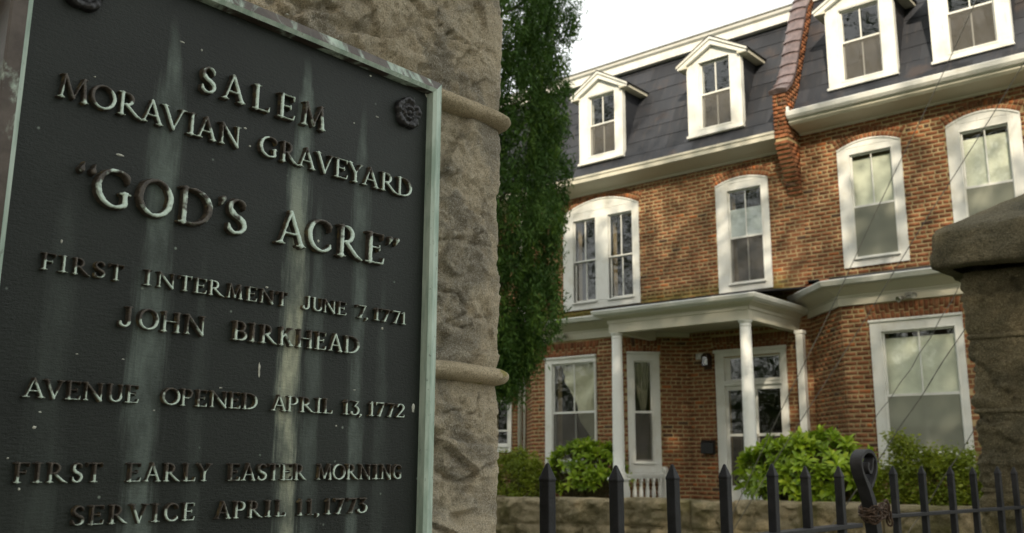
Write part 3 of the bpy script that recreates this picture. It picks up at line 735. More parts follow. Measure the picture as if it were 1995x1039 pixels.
# --- dormers
def dormer(owner, x0, x1, z0, z1, ops, oz0, oz1, mr, prof, label):
    yf = 16.0; cx = (x0+x1)/2; pk = z1+0.43; ov = 0.17; th = 0.05
    root = tag(empty('dormer', (cx, yf, z0), 0, owner)); root['label'] = label; root.location = (0, 0, 0)
    fr = MB()
    w = ops[0][0]-x0
    fr.box(x0, yf-0.07, z0, ops[0][0]-.025, yf+0.06, z1-0.02); fr.box(ops[0][1]+.025, yf-0.07, z0, x1, yf+0.06, z1-0.02)
    fr.box(ops[0][0]-.025, yf-0.068, z0+0.003, ops[0][1]+.025, yf+0.06, oz0-.025); fr.box(ops[0][0]-.025, yf-0.068, oz1+.025, ops[0][1]+.025, yf+0.06, z1-0.02)
    fr.box(x0-0.02, yf-0.11, z0-0.05, x1+0.02, yf-0.02, z0-0.002)
    # pilaster capitals
    fr.build('dormer_frame', M['white'], root, bevel=0.004)
    pd = MB(); pd.prism([(x0+0.02, z1-0.02), (x1-0.02, z1-0.02), (cx, pk-0.10)], 1, yf-0.055, yf+0.04); pd.build('pediment', M['white'], root)
    # raking cornice boards
    for sgn in (-1, 1):
        xe = cx+sgn*((x1-x0)/2+ov); sl = (pk-(z1-0.02))/abs(xe-cx)
        rk = MB()
        rk.prism([(cx, pk), (xe, z1-0.02+0.0), (xe, z1-0.09), (xe-sgn*0.13, z1-0.09+0.03), (cx, pk-0.15)], 1, yf-0.14, yf-0.056)
        rk.prism([(cx, pk+0.012), (xe+sgn*0.02, z1-0.012), (xe+sgn*0.02, z1-0.052), (cx, pk-0.042)], 1, yf-0.17, yf-0.141)
        rk.build('rake_board', M['white'], root)
        # roof plane running back to the mansard, with a boxed eave underneath
        rp = MB(); yb = 16.0+(pk-(6.40 if owner is houseL else 6.65))/2.2+0.12
        rp.prism([(cx, pk+0.035), (xe+sgn*0.03, z1+0.008), (xe+sgn*0.03, z1-0.010), (cx, pk+0.014)], 1, yf-0.18, yb); rp.build('dormer_roof', M['slate'], root)
        ye = 16.0+(z1-(6.40 if owner is houseL else 6.65))/2.2+0.1
        be = MB(); xi = cx+sgn*((x1-x0)/2-0.03)
        be.prism([(xe, z1-0.012), (xe, z1-0.085), (xi, z1-0.085), (xi, z1+0.03)], 1, yf-0.135, ye); be.build('boxed_eave', M['eave'], root)
        # cheek wall: triangle between front and mansard
        xs = x0+0.01 if sgn < 0 else x1-0.01
        ck = MB(); ck.prism([(yf+0.05, z0), (yf+0.05, z1-0.03), (prof(z1)+0.1, z1-0.03), (prof(z0)+0.1, z0)], 0, xs-0.015*(sgn > 0)-0.0, xs+0.015*(sgn < 0)+0.0+0.001)
        ck.build('cheek', M['slate'], root)
    window(root, frameM(0, yf), ops[0][0]-0.04, ops[0][1]+0.04, oz0-0.04, oz1+0.04, [(ops[0][0]-0.012, ops[0][1]+0.012)], oz0-0.01, oz1+0.012, mr, screen='dark_screen', sill=False, proud=0.03)
    return root
d1 = dormer(houseL, -11.82, -10.68, 6.42, 7.97, [(-11.56,-10.91)], 6.56, 7.90, 7.25, profL, 'dormer nearest the cypress')
d2 = dormer(houseL, -9.10, -7.91, 6.43, 7.95, [(-8.81,-8.175)], 6.55, 7.92, 7.26, profL, 'dormer next to the tiled party wall')
d3 = dormer(houseR, -6.19, -4.97, 6.68, 8.22, [(-5.92,-5.235)], 6.78, 8.12, 7.51, profR, 'dormer right of the tiled party wall')
d4 = dormer(houseR, -4.385, -3.15, 6.68, 8.22, [(-4.11,-3.40)], 6.79, 8.12, 7.50, profR, 'dormer at the top right corner')

# --- party wall with corbel and tiled coping
fw_pts = [(15.50,6.70),(15.80,6.95),(15.98,7.25),(16.19,7.76),(16.66,8.80),(16.87,9.10),(17.15,9.66),(17.4,10.2)]
fx0, fx1 = -7.09, -6.84
def fw_y(z):
    if z <= 6.70: return 15.5
    for (y0_, z0_), (y1_, z1_) in zip(fw_pts, fw_pts[1:]):
        if z <= z1_: return y0_+(y1_-y0_)*(z-z0_)/(z1_-z0_)
    return 17.4
pw = MB(); poly = [(15.51,5.76)]+[(y+.01, z-.02) for y, z in fw_pts]+[(17.5,10.2),(17.5,6.0),(16.05,5.9),(16.05,5.0)]
# convex pieces to keep the outline right
zz = 5.76
while zz < 10.15:
    z2 = min(zz+0.15, 10.15); m_ = pw.box(fx0+.01, fw_y((zz+z2)/2)+0.03, zz, fx1-.01, 18.6, z2); zz = z2
nst = 12; z_lo = 4.84
for i in range(nst):
    za = z_lo+i*(5.76-z_lo)/nst; pw.box(fx0+.01, 16.0-0.5*(i+1)/nst+0.012, za, fx1-.01, 16.02, za+(5.76-z_lo)/nst)
pw.build('party_wall', M['mortar'], houseL)
for i in range(nst):
    za = z_lo+i*(5.76-z_lo)/nst; zb = za+(5.76-z_lo)/nst; y = 16.0-0.5*(i+1)/nst
    Mx = frameM(0, y)
    if i % 2: brick_box(BL, Mx, fx0, (fx0+fx1)/2-.004, za+.012, zb-.010, 0.004, 0.09); brick_box(BL, Mx, (fx0+fx1)/2+.004, fx1, za+.012, zb-.010, 0.004, 0.09)
    else: brick_box(BL, Mx, fx0, fx0+.17, za+.012, zb-.010, 0.004, 0.09); brick_box(BL, Mx, fx0+.178, fx1, za+.012, zb-.010, 0.004, 0.09)
    # side of each corbel course
    Ms = Matrix.Translation((fx1, y, 0)) @ Matrix.Rotation(R(90), 4, 'Z'); s0 = 0.1 if i % 2 else 0.0
    x = s0
    while x < 16.0-y: brick_box(BL, Ms, x, min(x+.185, 16.0-y), za+.008, zb-.004, 0.006, 0.02); x += .2
brick_face(BL, frameM(0, 15.5), lambda a, b: [(fx0, fx1)], 5.76, 6.68, proud=0.004)
Ms = Matrix.Translation((fx1, 0, 0)) @ Matrix.Rotation(R(90), 4, 'Z')
brick_face(BL, Ms, lambda a, b: [(fw_y((a+b)/2)+0.03, max(profR((a+b)/2)+0.02 if a > 6.2 else 16.0, fw_y((a+b)/2)+0.1))], 5.76, 9.9, proud=0.006)
# coping tiles along the curve
acc = []
for (y0_, z0_), (y1_, z1_) in zip(fw_pts, fw_pts[1:]):
    n = max(1, int(round(math.hypot(y1_-y0_, z1_-z0_)/0.02)))
    acc += [(y0_+(y1_-y0_)*i/n, z0_+(z1_-z0_)*i/n) for i in range(n)]
acc = [(y-0.02, z+0.0) for y, z in acc]; step = 15; i = 0
while i+step < len(acc):
    (ya, za), (yb, zb) = acc[i], acc[i+step]; d = Vector((0, yb-ya, zb-za)).normalized(); nrm = Vector((0, -d.z, d.y))
    m = MB(); A = Vector((0, ya, za))-d*0.03; B_ = Vector((0, yb, zb)); vs = []
    sec = [(-0.165,-0.035),(-0.165,0.01),(-0.10,0.034),(0,0.044),(0.10,0.034),(0.165,0.01),(0.165,-0.035)]
    cxm = (fx0+fx1)/2
    for Q, lift in ((A, 0.030), (A+d*0.045, 0.030), (A+d*0.05, 0.008), (B_, 0.0)):
        for (sx_, h_) in sec:
            q = Q+nrm*(h_+lift if h_ > 0 else h_); vs.append((cxm+sx_*(1.03 if lift > .02 else 1), q.y, q.z))
    n = len(sec); fs = []
    for r_ in range(3):
        for k in range(n-1): fs.append((r_*n+k, r_*n+k+1, (r_+1)*n+k+1, (r_+1)*n+k))
        fs.append((r_*n+n-1, r_*n, (r_+1)*n, (r_+1)*n+n-1))
    fs += [tuple(range(n)), tuple(range(4*n-1, 3*n-1, -1))]
    m.add(vs, fs); m.build('coping_tile', M['coping'], houseL)
    i += step
BL.finish(); BR.finish()

# --- bay cornices and roofs
def ring_profile(name, path, prof, mat, owner):
    """sweeps profile [(out, z)] along the XY path (outward = right side of travel), mitred"""
    m = MB(); vs = []; n = len(prof); L = len(path)
    for i, p_ in enumerate(path):
        pv = Vector(path[max(i-1,0)]); nx = Vector(path[min(i+1,L-1)]); c = Vector(p_)
        d1_ = (c-pv).normalized() if i > 0 else (nx-c).normalized(); d2_ = (nx-c).normalized() if i < L-1 else d1_
        n1 = Vector((d1_.y, -d1_.x)); n2 = Vector((d2_.y, -d2_.x)); mt = (n1+n2).normalized(); k = 1/max(0.3, mt.dot(n1))
        for (o_, z_) in prof: q = c+mt*o_*k; vs.append((q.x, q.y, z_))
    fs = []
    for i in range(L-1):
        for k in range(n): fs.append((i*n+k, i*n+(k+1)%n, (i+1)*n+(k+1)%n, (i+1)*n+k))
    fs += [tuple(range(n)), tuple(range(L*n-1, (L-1)*n-1, -1))]
    m.add(vs, fs); return m.build(name, mat, owner)
def bay_top(owner, path, zb, roofz, label=None):
    # frieze, cove, gutter
    ring_profile('bay_frieze', path, [(0.0, zb-0.0), (0.05, zb), (0.05, zb+0.13), (0.07, zb+0.14), (0.07, zb+0.16), (0.0, zb+0.16)], M['eave'], owner)
    ring_profile('bay_soffit', path, [(0.0, zb+0.161), (0.075, zb+0.161), (0.28, zb+0.26), (0.34, zb+0.28), (0.0, zb+0.28)], M['eave'], owner)
    ring_profile('bay_gutter', path, [(0.30, zb+0.281), (0.37, zb+0.30), (0.41, zb+0.37), (0.40, zb+0.385), (0.385, zb+0.375), (0.36, zb+0.32), (0.30, zb+0.31)], M['white'], owner)
    m = MB(); e = []
    L = len(path); outer = []
    for i, p_ in enumerate(path):
        pv = Vector(path[max(i-1,0)]); nx = Vector(path[min(i+1,L-1)]); c = Vector(p_)
        d1_ = (c-pv).normalized() if i > 0 else (nx-c).normalized(); d2_ = (nx-c).normalized() if i < L-1 else d1_
        n1 = Vector((d1_.y, -d1_.x)); n2 = Vector((d2_.y, -d2_.x)); mt = (n1+n2).normalized(); k = 1/max(0.3, mt.dot(n1))
        outer.append(c+mt*0.37*k)
    vs = [(q.x, q.y, zb+0.37) for q in outer]+[(p_[0], 15.995, roofz) for p_ in path]
    vs[0] = (vs[0][0], 15.995, zb+.37); vs[L-1] = (vs[L-1][0], 15.995, zb+.37)
    m.add(vs, [(i, i+1, i+1+L, i+L) for i in range(L-1)]); vs2 = [(x, y, z+0.02) for x, y, z in vs]; 
    m.add(vs2, [(i, i+1, i+1+L, i+L) for i in range(L-1)]); m.add(vs[:L]+vs2[:L], [(i, i+1, i+1+L, i+L) for i in range(L-1)])
    m.build('bay_roof', M['roofing'], owner)
bay_top(houseL, [(-13.37,16.0),(-12.37,15.0),(-10.284,15.0),(-9.284,16.0)], 2.42, 3.02)
bay_top(houseR, [(-6.83,16.0),(-5.90,15.07),(-3.55,15.07),(-2.62,16.0)], 2.55, 3.22)

# --- porch
porch = houseL
pb = MB()   # beam box with plain boards
pb.box(-9.80, 14.05, 2.33, -7.03, 14.20, 2.555); pb.box(-7.18, 14.201, 2.331, -7.031, 15.99, 2.554); pb.box(-9.799, 14.201, 2.331, -9.65, 15.40, 2.554)
pb.box(-9.82, 14.03, 2.50, -7.01, 14.049, 2.56); pb.box(-7.029, 14.03, 2.501, -7.01, 15.99, 2.561)
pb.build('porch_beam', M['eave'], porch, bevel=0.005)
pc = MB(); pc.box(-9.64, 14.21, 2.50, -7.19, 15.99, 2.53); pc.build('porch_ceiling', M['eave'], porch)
path = [(-9.80, 15.35), (-9.80, 14.05), (-7.03, 14.05), (-7.03, 15.95)]
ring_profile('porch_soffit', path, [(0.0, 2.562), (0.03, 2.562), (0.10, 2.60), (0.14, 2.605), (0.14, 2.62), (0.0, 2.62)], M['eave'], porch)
ring_profile('porch_gutter', path, [(0.10, 2.621), (0.17, 2.625), (0.215, 2.66), (0.235, 2.715), (0.225, 2.73), (0.10, 2.725)], M['white'], porch)
prf = MB(); prf.add([(-10.0,13.85,2.735),(-6.84,13.85,2.735),(-6.84,15.995,3.1),(-10.0,15.995,3.1)], [(0,1,2,3)])
prf.add([(-10.0,13.85,2.765),(-6.84,13.85,2.765),(-6.84,15.995,3.13),(-10.0,15.995,3.13)], [(0,1,2,3)])
prf.add([(-10.0,13.85,2.735),(-6.84,13.85,2.735),(-6.84,13.85,2.765),(-10.0,13.85,2.765)], [(0,1,2,3)])
prf.add([(-6.84,13.85,2.735),(-6.84,15.995,3.1),(-6.84,15.995,3.13),(-6.84,13.85,2.765)], [(0,1,2,3)])
prf.add([(-10.0,13.85,2.735),(-10.0,15.995,3.1),(-10.0,15.995,3.13),(-10.0,13.85,2.765)], [(0,1,2,3)])
prf.build('porch_roof', M['roofing'], porch)
def column(x, y, zb):
    c = MB(); c.lathe([(0.135, zb-0.0), (0.135, zb+0.035), (0.125, zb+0.04), (0.130, zb+0.065), (0.112, zb+0.09), (0.104, zb+0.10), (0.104, zb+0.5), (0.100, 1.2), (0.090, 2.22), (0.088, 2.225), (0.098, 2.235), (0.098, 2.25), (0.090, 2.26), (0.092, 2.285), (0.112, 2.30), (0.118, 2.328)], x, y, 28)
    o = c.build('porch_column', M['white_col'], porch, smooth=False)
    o.data.shade_smooth(); b = o.modifiers.new('e', 'EDGE_SPLIT'); b.split_angle = R(50)
    pd = MB(); pd.box(x-0.12, y-0.12, -0.75, x+0.12, y+0.12, zb-0.045); pd.box(x-0.15, y-0.15, zb-0.044, x+0.15, y+0.15, zb-0.002); pd.build('column_pedestal', M['white_col'], porch, bevel=0.006)
column(-9.68, 14.13, -0.22); column(-7.14, 14.13, -0.22)
c = MB(); c.box(-7.005, 15.72, -0.75, -6.875, 15.85, 2.33); c.box(-7.02, 15.705, 2.26, -6.86, 15.865, 2.328); c.build('porch_pilaster', M['white_col'], porch, bevel=0.012)
fl = MB(); fl.box(-9.85, 13.95, -0.85, -6.9, 15.99, -0.752); fl.box(-9.8, 14.0, -1.5, -6.95, 15.99, -0.851); fl.build('porch_floor', M['paving'], porch)
# side rail with turned balusters
rl = MB(); rl.box(-9.73, 14.25, -0.215, -9.63, 15.55, -0.16); rl.box(-9.715, 14.25, -0.245, -9.645, 15.55, -0.2151); rl.box(-9.72, 14.25, -0.70, -9.64, 15.55, -0.655)
rl.build('porch_rail', M['white_col'], porch, bevel=0.005)
nw = MB(); nw.box(-9.745, 15.56, -0.75, -9.615, 15.69, -0.12); nw.box(-9.765, 15.54, -0.12, -9.595, 15.71, -0.09); nw.lathe([(0.06,-0.09),(0.07,-0.06),(0.05,-0.035),(0.015,-0.03)], -9.68, 15.625, 12); nw.build('newel_post', M['white_col'], porch, bevel=0.004)
for k in range(6):
    b = MB(); b.lathe([(0.040,0.0),(0.040,0.05),(0.028,0.06),(0.038,0.10),(0.043,0.16),(0.030,0.26),(0.022,0.30),(0.033,0.32),(0.022,0.335),(0.030,0.35),(0.040,0.36),(0.040,0.41)], 0, 0, 12)
    o = b.build('baluster', M['white_col'], porch, smooth=True); o.location = (-9.68, 14.40+k*0.21, -0.655)
# short front rail right of the door column, mostly behind the shrub
rl = MB(); rl.box(-7.02, 15.0, -0.215, -6.94, 15.6, -0.16); rl.box(-7.02, 14.25, -0.215, -6.94, 15.0, -0.161); rl.box(-7.01, 14.25, -0.70, -6.95, 15.6, -0.655); rl.build('porch_rail', M['white_col'], porch)
for k in range(5):
    b = MB(); b.box(-0.018,-0.018,0,0.018,0.018,0.44); o = b.build('baluster', M['white_col'], porch); o.location = (-6.98, 14.4+k*0.24, -0.655)

# --- fittings on the houses
ds = MB(); ds.tube([(-13.47,15.90,-0.74),(-13.47,15.90,5.6),(-13.47,15.62,5.9)], 0.048, 10); ds.tube([(-13.36,15.93,-0.74),(-13.36,15.93,5.2)], 0.03, 10)
ds.build('downspout', M['white'], houseL, smooth=True)
mbx = tag(empty('mailbox', (-8.92, 16, 0.21)), 'black wall mailbox on the brick beside the front door', 'mailbox')
b = MB(); b.box(-0.13,-0.11,0,0.13,-0.010,0.20); b.prism([(-0.012,0.2),(-0.012,0.25),(-0.06,0.245),(-0.12,0.205)], 0, -0.135, 0.135); b.build('mailbox_body', M['black'], mbx, bevel=0.006)
b = MB(); b.tube([(-0.10,-0.13,-0.05),(-0.10,-0.10,-0.07),(-0.10,-0.02,-0.06),(-0.10,-0.012,0.0)], 0.006); b.tube([(0.10,-0.13,-0.05),(0.10,-0.10,-0.07),(0.10,-0.02,-0.06),(0.10,-0.012,0.0)], 0.006); b.build('paper_hook', M['black'], mbx)
lt = tag(empty('wall_lantern', (-8.88, 16, 1.82)), 'boxy old porch lantern on the brick left of the door transom', 'lamp')
b = MB(); b.box(-0.10,-0.03,-0.06,0.10,-0.008,0.30); b.box(-0.085,-0.20,0.03,-0.07,-0.03,0.25); b.box(0.07,-0.20,0.03,0.085,-0.03,0.25); b.box(-0.09,-0.205,0.25,0.09,-0.028,0.275); b.box(-0.09,-0.205,0.01,0.09,-0.028,0.03); b.prism([(-0.03,0.275),(-0.20,0.275),(-0.13,0.34),(-0.06,0.34)], 0, -0.07, 0.07); b.build('lantern_frame', M['rust'], lt)
b = MB(); b.box(-0.068,-0.19,0.035,0.068,-0.04,0.245); b.build('lantern_glass', M['glass'], lt)
b = MB(); b.lathe([(0.02,0.05),(0.035,0.10),(0.03,0.16),(0.012,0.19)], 0, -0.11, 12); b.build('bulb', M['blind'], lt, smooth=True); lt.scale = (0.8, 0.75, 0.75)
pl = MB(); pl.box(-9.13,15.965,1.97,-8.93,15.992,2.09); pl = pl.build('wall_plate', M['metal'], None, bevel=0.004); tag(pl, 'small dull blank metal plate on the brick high left of the lantern', 'plate')
def flood(x, y, z, label):
    e = tag(empty('floodlight', (x, y, z)), label, 'lamp', 'twin floodlights under the bay cornices')
    b = MB(); b.box(-0.05,-0.03,-0.05,0.05,-0.001,0.05); b.build('floodlight_base', M['metal'], e, bevel=0.006)
    for s_ in (-1, 1):
        Mh = Matrix.Translation((s_*0.10,-0.09,0.02*s_-0.03)) @ Matrix.Rotation(R(115), 4, 'X') @ Matrix.Rotation(R(25*s_), 4, 'Y')
        b = MB(); b.lathe([(0.028,-0.07),(0.036,-0.03),(0.046,0.02),(0.050,0.05),(0.045,0.052),(0.038,0.03)], 0, 0, 14, Mh); b.tube([(0,-0.02,0),(s_*0.10,-0.07,0.02*s_-0.03)], 0.012); b.build('lamp_head', M['metal'], e, smooth=True)
        b = MB(); b.lathe([(0.043,0.04),(0.043,0.046)], 0, 0, 14, Mh); b.build('lens', M['glass'], e)
flood(-11.52, 14.945, 2.50, 'twin floodlight on the left bay fascia above the swagged window')
flood(-4.80, 15.015, 2.61, 'twin floodlight on the right bay fascia near the gatepost')

# ------------------------------------------------------------------ stone gateposts
def fr(v, h, lac, octv): return noise.fractal(v, h, lac, octv, noise_basis='PERLIN_ORIGINAL')
def facet(q):
    ds, ps = noise.voronoi(q)
    c = ps[0]; g = noise.cell_vector(c*7.13+Vector((0.5, 0.5, 0.5)))
    return (q-c).dot(g-Vector((0.5, 0.5, 0.5)))*2.2+(g.x-0.5)*0.5
def perim(x0, y0, x1, y1, rad, step):
    """points and outward normals round a rounded rectangle, counter-clockwise"""
    out = []
    cs = [((x1-rad, y0+rad), -90), ((x1-rad, y1-rad), 0), ((x0+rad, y1-rad), 90), ((x0+rad, y0+rad), 180)]
    for i, ((cx, cy), a0) in enumerate(cs):
        for k in range(5):
            t = R(a0+90*k/4); out.append((cx+rad*math.cos(t), cy+rad*math.sin(t), math.cos(t), math.sin(t)))
        (nx_, ny_), a1 = cs[(i+1) % 4]; t = R(a0+90)
        p0 = Vector((cx+rad*math.cos(t), cy+rad*math.sin(t))); p1 = Vector((nx_+rad*math.cos(R(a1)), ny_+rad*math.sin(R(a1))))
        L = (p1-p0).length; n = max(1, int(L/step))
        for k in range(1, n): q = p0.lerp(p1, k/n); out.append((q.x, q.y, math.cos(t), math.sin(t)))
    return out
def rock_course(name, mat, parent, x0, y0, x1, y1, z0, z1, step, amp, seed, rad=0.012, dz=None):
    near = step < 0.01
    P_ = perim(x0, y0, x1, y1, rad, step); n = len(P_); nz = max(3, int((z1-z0)/(dz or step)))
    off = Vector((seed*13.1, seed*7.7, seed*3.3)); vs = []
    for j in range(nz+1):
        v = j/nz; z = z0+(z1-z0)*v
        edge = min(1.0, min(z-z0, z1-z)/0.045+0.0); edge = math.sin(edge*math.pi/2)
        for (x, y, nx, ny) in P_:
            q = Vector((x, y, z)); 
            b = fr(q*3.0+off, 0.7, 2.1, 3)
            wq = q+Vector((b, b*0.7, -b))*0.06
            fa = facet(Vector((wq.x*4.2, wq.y*4.2, wq.z*6.5))+off)+0.36*facet(Vector((wq.x*15, wq.y*15, wq.z*21))+off*1.3)+0.18*facet(Vector((q.x*45, q.y*45, q.z*60))+off*1.7)
            fi = fr(q*60+off, 0.5, 2.1, 4)
            lay = fr(Vector((q.x*5, q.y*5, q.z*26))+off, 0.5, 2.2, 4)
            u = 3.4*fr(Vector((x*2.6, y*2.6, z*5.0))+off*1.9, 0.8, 2.1, 3)+z*5.5
            w_ = u-math.floor(u); saw = (w_/0.94 if w_ < 0.94 else 1-(w_-0.94)/0.06)-0.5       # broken shelves
            h = 0.25*b+0.80*fa+0.25*lay+0.20*fi+0.85*saw*max(0.0, min(1.0, 0.55+2.2*fr(q*2.1+off*0.6, .8, 2.1, 2)))
            crack = fr(Vector((x*3+0.6*z, y*3, z*5))+off*2.3, 0.7, 2.0, 4)
            h -= 0.5*max(0.0, 1-abs(crack)*30)*max(0, min(1, b*3+0.5))
            h = max(-1.3, min(1.25, h))
            if near: h *= 0.35+0.65*min(1.0, max(0.0, (y1-0.012-y)/0.06))
            d = amp*h*(0.25+0.75*edge)-(1-edge)*amp*0.35
            vs.append((x+nx*d, y+ny*d, z))
    i = np.arange(n); fs = []
    for j in range(nz):
        fs.append(np.stack([j*n+i, j*n+(i+1) % n, (j+1)*n+(i+1) % n, (j+1)*n+i], 1))
    return np_obj(name, vs, np.concatenate(fs), mat, parent, smooth=True)
def bead(name, mat, parent, x0, y0, x1, y1, zc, hgt, out, step, seed):
    P_ = perim(x0, y0, x1, y1, 0.022, step); n = len(P_); nv = 12; vs = []
    off = Vector((seed*5.1, 2.2, seed))
    for j in range(nv+1):
        t = -math.pi/2+math.pi*j/nv
        for (x, y, nx, ny) in P_:
            w = noise.noise(Vector((x, y, 0))*7+off)*0.004
            flare = 0.010 if abs(t) > 1.2 else 0
            d = out*(math.cos(t)**0.8 if math.cos(t) > 0 else 0)+fr(Vector((x, y, zc+t*.02))*40+off, .7, 2.1, 3)*0.0022-0.018+0.010
            vs.append((x+nx*d, y+ny*d, zc+w+math.sin(t)*hgt*(1+flare)))
    i = np.arange(n); fs = [np.stack([j*n+i, j*n+(i+1) % n, (j+1)*n+(i+1) % n, (j+1)*n+i], 1) for j in range(nv)]
    return np_obj(name, vs, np.concatenate(fs), mat, parent, smooth=True)
def cap_stone(parent, mat, x0, y0, x1, y1, z0, z1, zap, seed, step):
    P_ = perim(x0, y0, x1, y1, 0.03, step); n = len(P_); vs = []; off = Vector((seed*3.7, 9.1, seed))
    cx, cy = (x0+x1)/2, (y0+y1)/2
    rings = [(0.84, z0), (0.95, z0), (0.995, z0+0.002)]+[(1.0, z0+0.02+(z1-z0-0.04)*k/10) for k in range(11)]+[(0.985, z1-0.006), (0.96, z1+0.012)]+[(0.96*(1-k/14), z1+0.012+(zap-z1-0.012)*(k/14)) for k in range(1, 14)]
    for (s_, z) in rings:
        for (x, y, nx, ny) in P_:
            q = Vector((cx+(x-cx)*s_, cy+(y-cy)*s_, z)); h = fr(q*5+off, .7, 2.1, 5); rough_ = 0.024 if z < z1 else 0.006
            vs.append((q.x+nx*h*rough_, q.y+ny*h*rough_, z+(h*0.012 if z > z1 else h*0.004)))
    i = np.arange(n); m_ = len(rings)
    fs = [np.stack([j*n+i, j*n+(i+1) % n, (j+1)*n+(i+1) % n, (j+1)*n+i], 1) for j in range(m_-1)]
    np_obj('cap_stone', vs, np.concatenate(fs), mat, parent, smooth=True)
postL = tag(empty('gatepost'), 'tall sandstone gatepost with rounded mortar joints carrying the bronze plaque', 'gatepost', 'stone gateposts')
PX0, PX1, PY0, PY1 = -1.87, -1.046, 0.325, 1.184
for k, (z0, z1) in enumerate(((0.588, 1.02), (0.143, 0.588), (-0.30, 0.143))):
    rock_course('stone', M['stoneL'], postL, PX0, PY0, PX1, PY1, z0+0.004, z1-0.004, 0.0038, 0.019, 2+k*3, dz=0.0038)
rock_course('stone', M['stoneL'], postL, PX0, PY0, PX1, PY1, -0.75, -0.304, 0.05, 0.03, 17); rock_course('stone', M['stoneL'], postL, PX0, PY0, PX1, PY1, -1.62, -0.758, 0.05, 0.03, 18)
for k, z in enumerate((1.02, 0.588, 0.143, -0.302, -0.754)): bead('mortar_bead', M['beadL'], postL, PX0, PY0, PX1, PY1, z, 0.0145, 0.031, 0.006 if z > -.3 else .05, k+1)
cap_stone(postL, M['capR'], PX0-0.08, PY0-0.08, PX1+0.08, PY1+0.08, 1.05, 1.26, 1.62, 3, 0.06)
b = MB(); b.box(PX0+0.05, PY0+0.05, -1.6, PX1-0.05, PY1-0.05, 1.06); b.build('core', M['stoneL'], postL)
postR = tag(empty('gatepost'), 'mossy dark gatepost with a sloping cap stone at the right edge beyond the gate', 'gatepost', 'stone gateposts')
QX0, QX1, QY0, QY1 = -1.475, -0.62, 5.52, 6.37
for k, (z0, z1) in enumerate(((0.692, 1.06), (0.294, 0.692), (-0.12, 0.294), (-0.55, -0.12), (-1.62, -0.55))):
    rock_course('stone', M['stoneR'], postR, QX0, QY0, QX1, QY1, z0+0.008, z1-0.008, 0.014, 0.030, 31+k*3, rad=0.03)
for k, z in enumerate((0.692, 0.294, -0.12, -0.55)): bead('mortar_bead', M['stoneR'], postR, QX0, QY0, QX1, QY1, z, 0.013, 0.014, 0.03, 20+k)
b = MB(); b.box(QX0+0.05, QY0+0.05, -1.6, QX1-0.05, QY1-0.05, 1.06); b.build('core', M['stoneR'], postR)
cap_stone(postR, M['capR'], QX0-0.09, QY0-0.22, QX1+0.09, QY1+0.22, 1.055, 1.262, 1.60, 5, 0.03)

# ------------------------------------------------------------------ bronze plaque
plq = tag(empty('plaque', (0,0,0)), 'dark bronze cemetery plaque with raised verdigris lettering on the near gatepost', 'plaque')
KX = 0.987                      # frame stands proud of the field, so it is placed a little nearer
YA, YB, ZA, ZT = 0.372, 0.968, -0.24, 0.566
b = MB(); nu, nv = 2, 2
b.box(-1.030, YA*KX-0.004, ZA, -1.0, YB*KX+0.01, ZT*KX+0.006); b.build('field', M['plaque'], plq)
def rail_prof(w, inner_y, outer_y): pass
def frame_bar(kind, mat):
    """chamfered bar: wide slope + narrow polished lip along the inner edge; lip faces carry tint 1"""
    xf, xo, xb = -0.9965, -0.9835, -1.036
    yi0, yi1, zi0, zi1 = YA*KX, YB*KX, ZA, ZT*KX
    w = 0.0215; l = 0.0062
    def rect(o): return (yi0-o, yi1+o, zi0-o, zi1+o)
    lay = [(0.0, -1.001), (0.0006, xo-0.0035), (l, xo-0.0005), (w-0.002, xo-0.0045), (w, xo-0.0075), (w, xb)]
    def corner(o, c):
        y0, y1, z0, z1 = rect(o); return {'bl': (y0, z0), 'br': (y1, z0), 'tr': (y1, z1), 'tl': (y0, z1)}[c]
    ends = {'top': ('tl', 'tr'), 'right': ('tr', 'br'), 'left': ('bl', 'tl'), 'bottom': ('br', 'bl')}[kind]
    m = MB(); vs = []
    seg = 24
    for i in range(seg+1):
        for (o, x) in lay:
            a_, b_ = Vector(corner(o, ends[0])), Vector(corner(o, ends[1])); q = a_.lerp(b_, i/seg)
            vs.append((x, q.x, q.y))
    n = len(lay)
    for i in range(seg):
        for k in range(n-1):
            m2 = [i*n+k, i*n+k+1, (i+1)*n+k+1, (i+1)*n+k]
            m.f.append(tuple(m2)); m.t.append(1.0 if k == 1 else 0.0)
    m.v = vs; m.f.append(tuple(range(n))); m.t.append(0); m.f.append(tuple(range(seg*n+n-1, seg*n-1, -1))); m.t.append(0)
    return m.build('frame_bar', mat, plq)
o = frame_bar('top', M['frame_top']); o['label'] = 'top frame bar, brown bronze with green patches'
o = frame_bar('right', M['frame_right']); o['label'] = 'right frame bar, pale green all along'
o = frame_bar('left', M['frame_left']); o['label'] = 'left frame bar, brown with a pale green middle'
frame_bar('bottom', M['frame_top'])
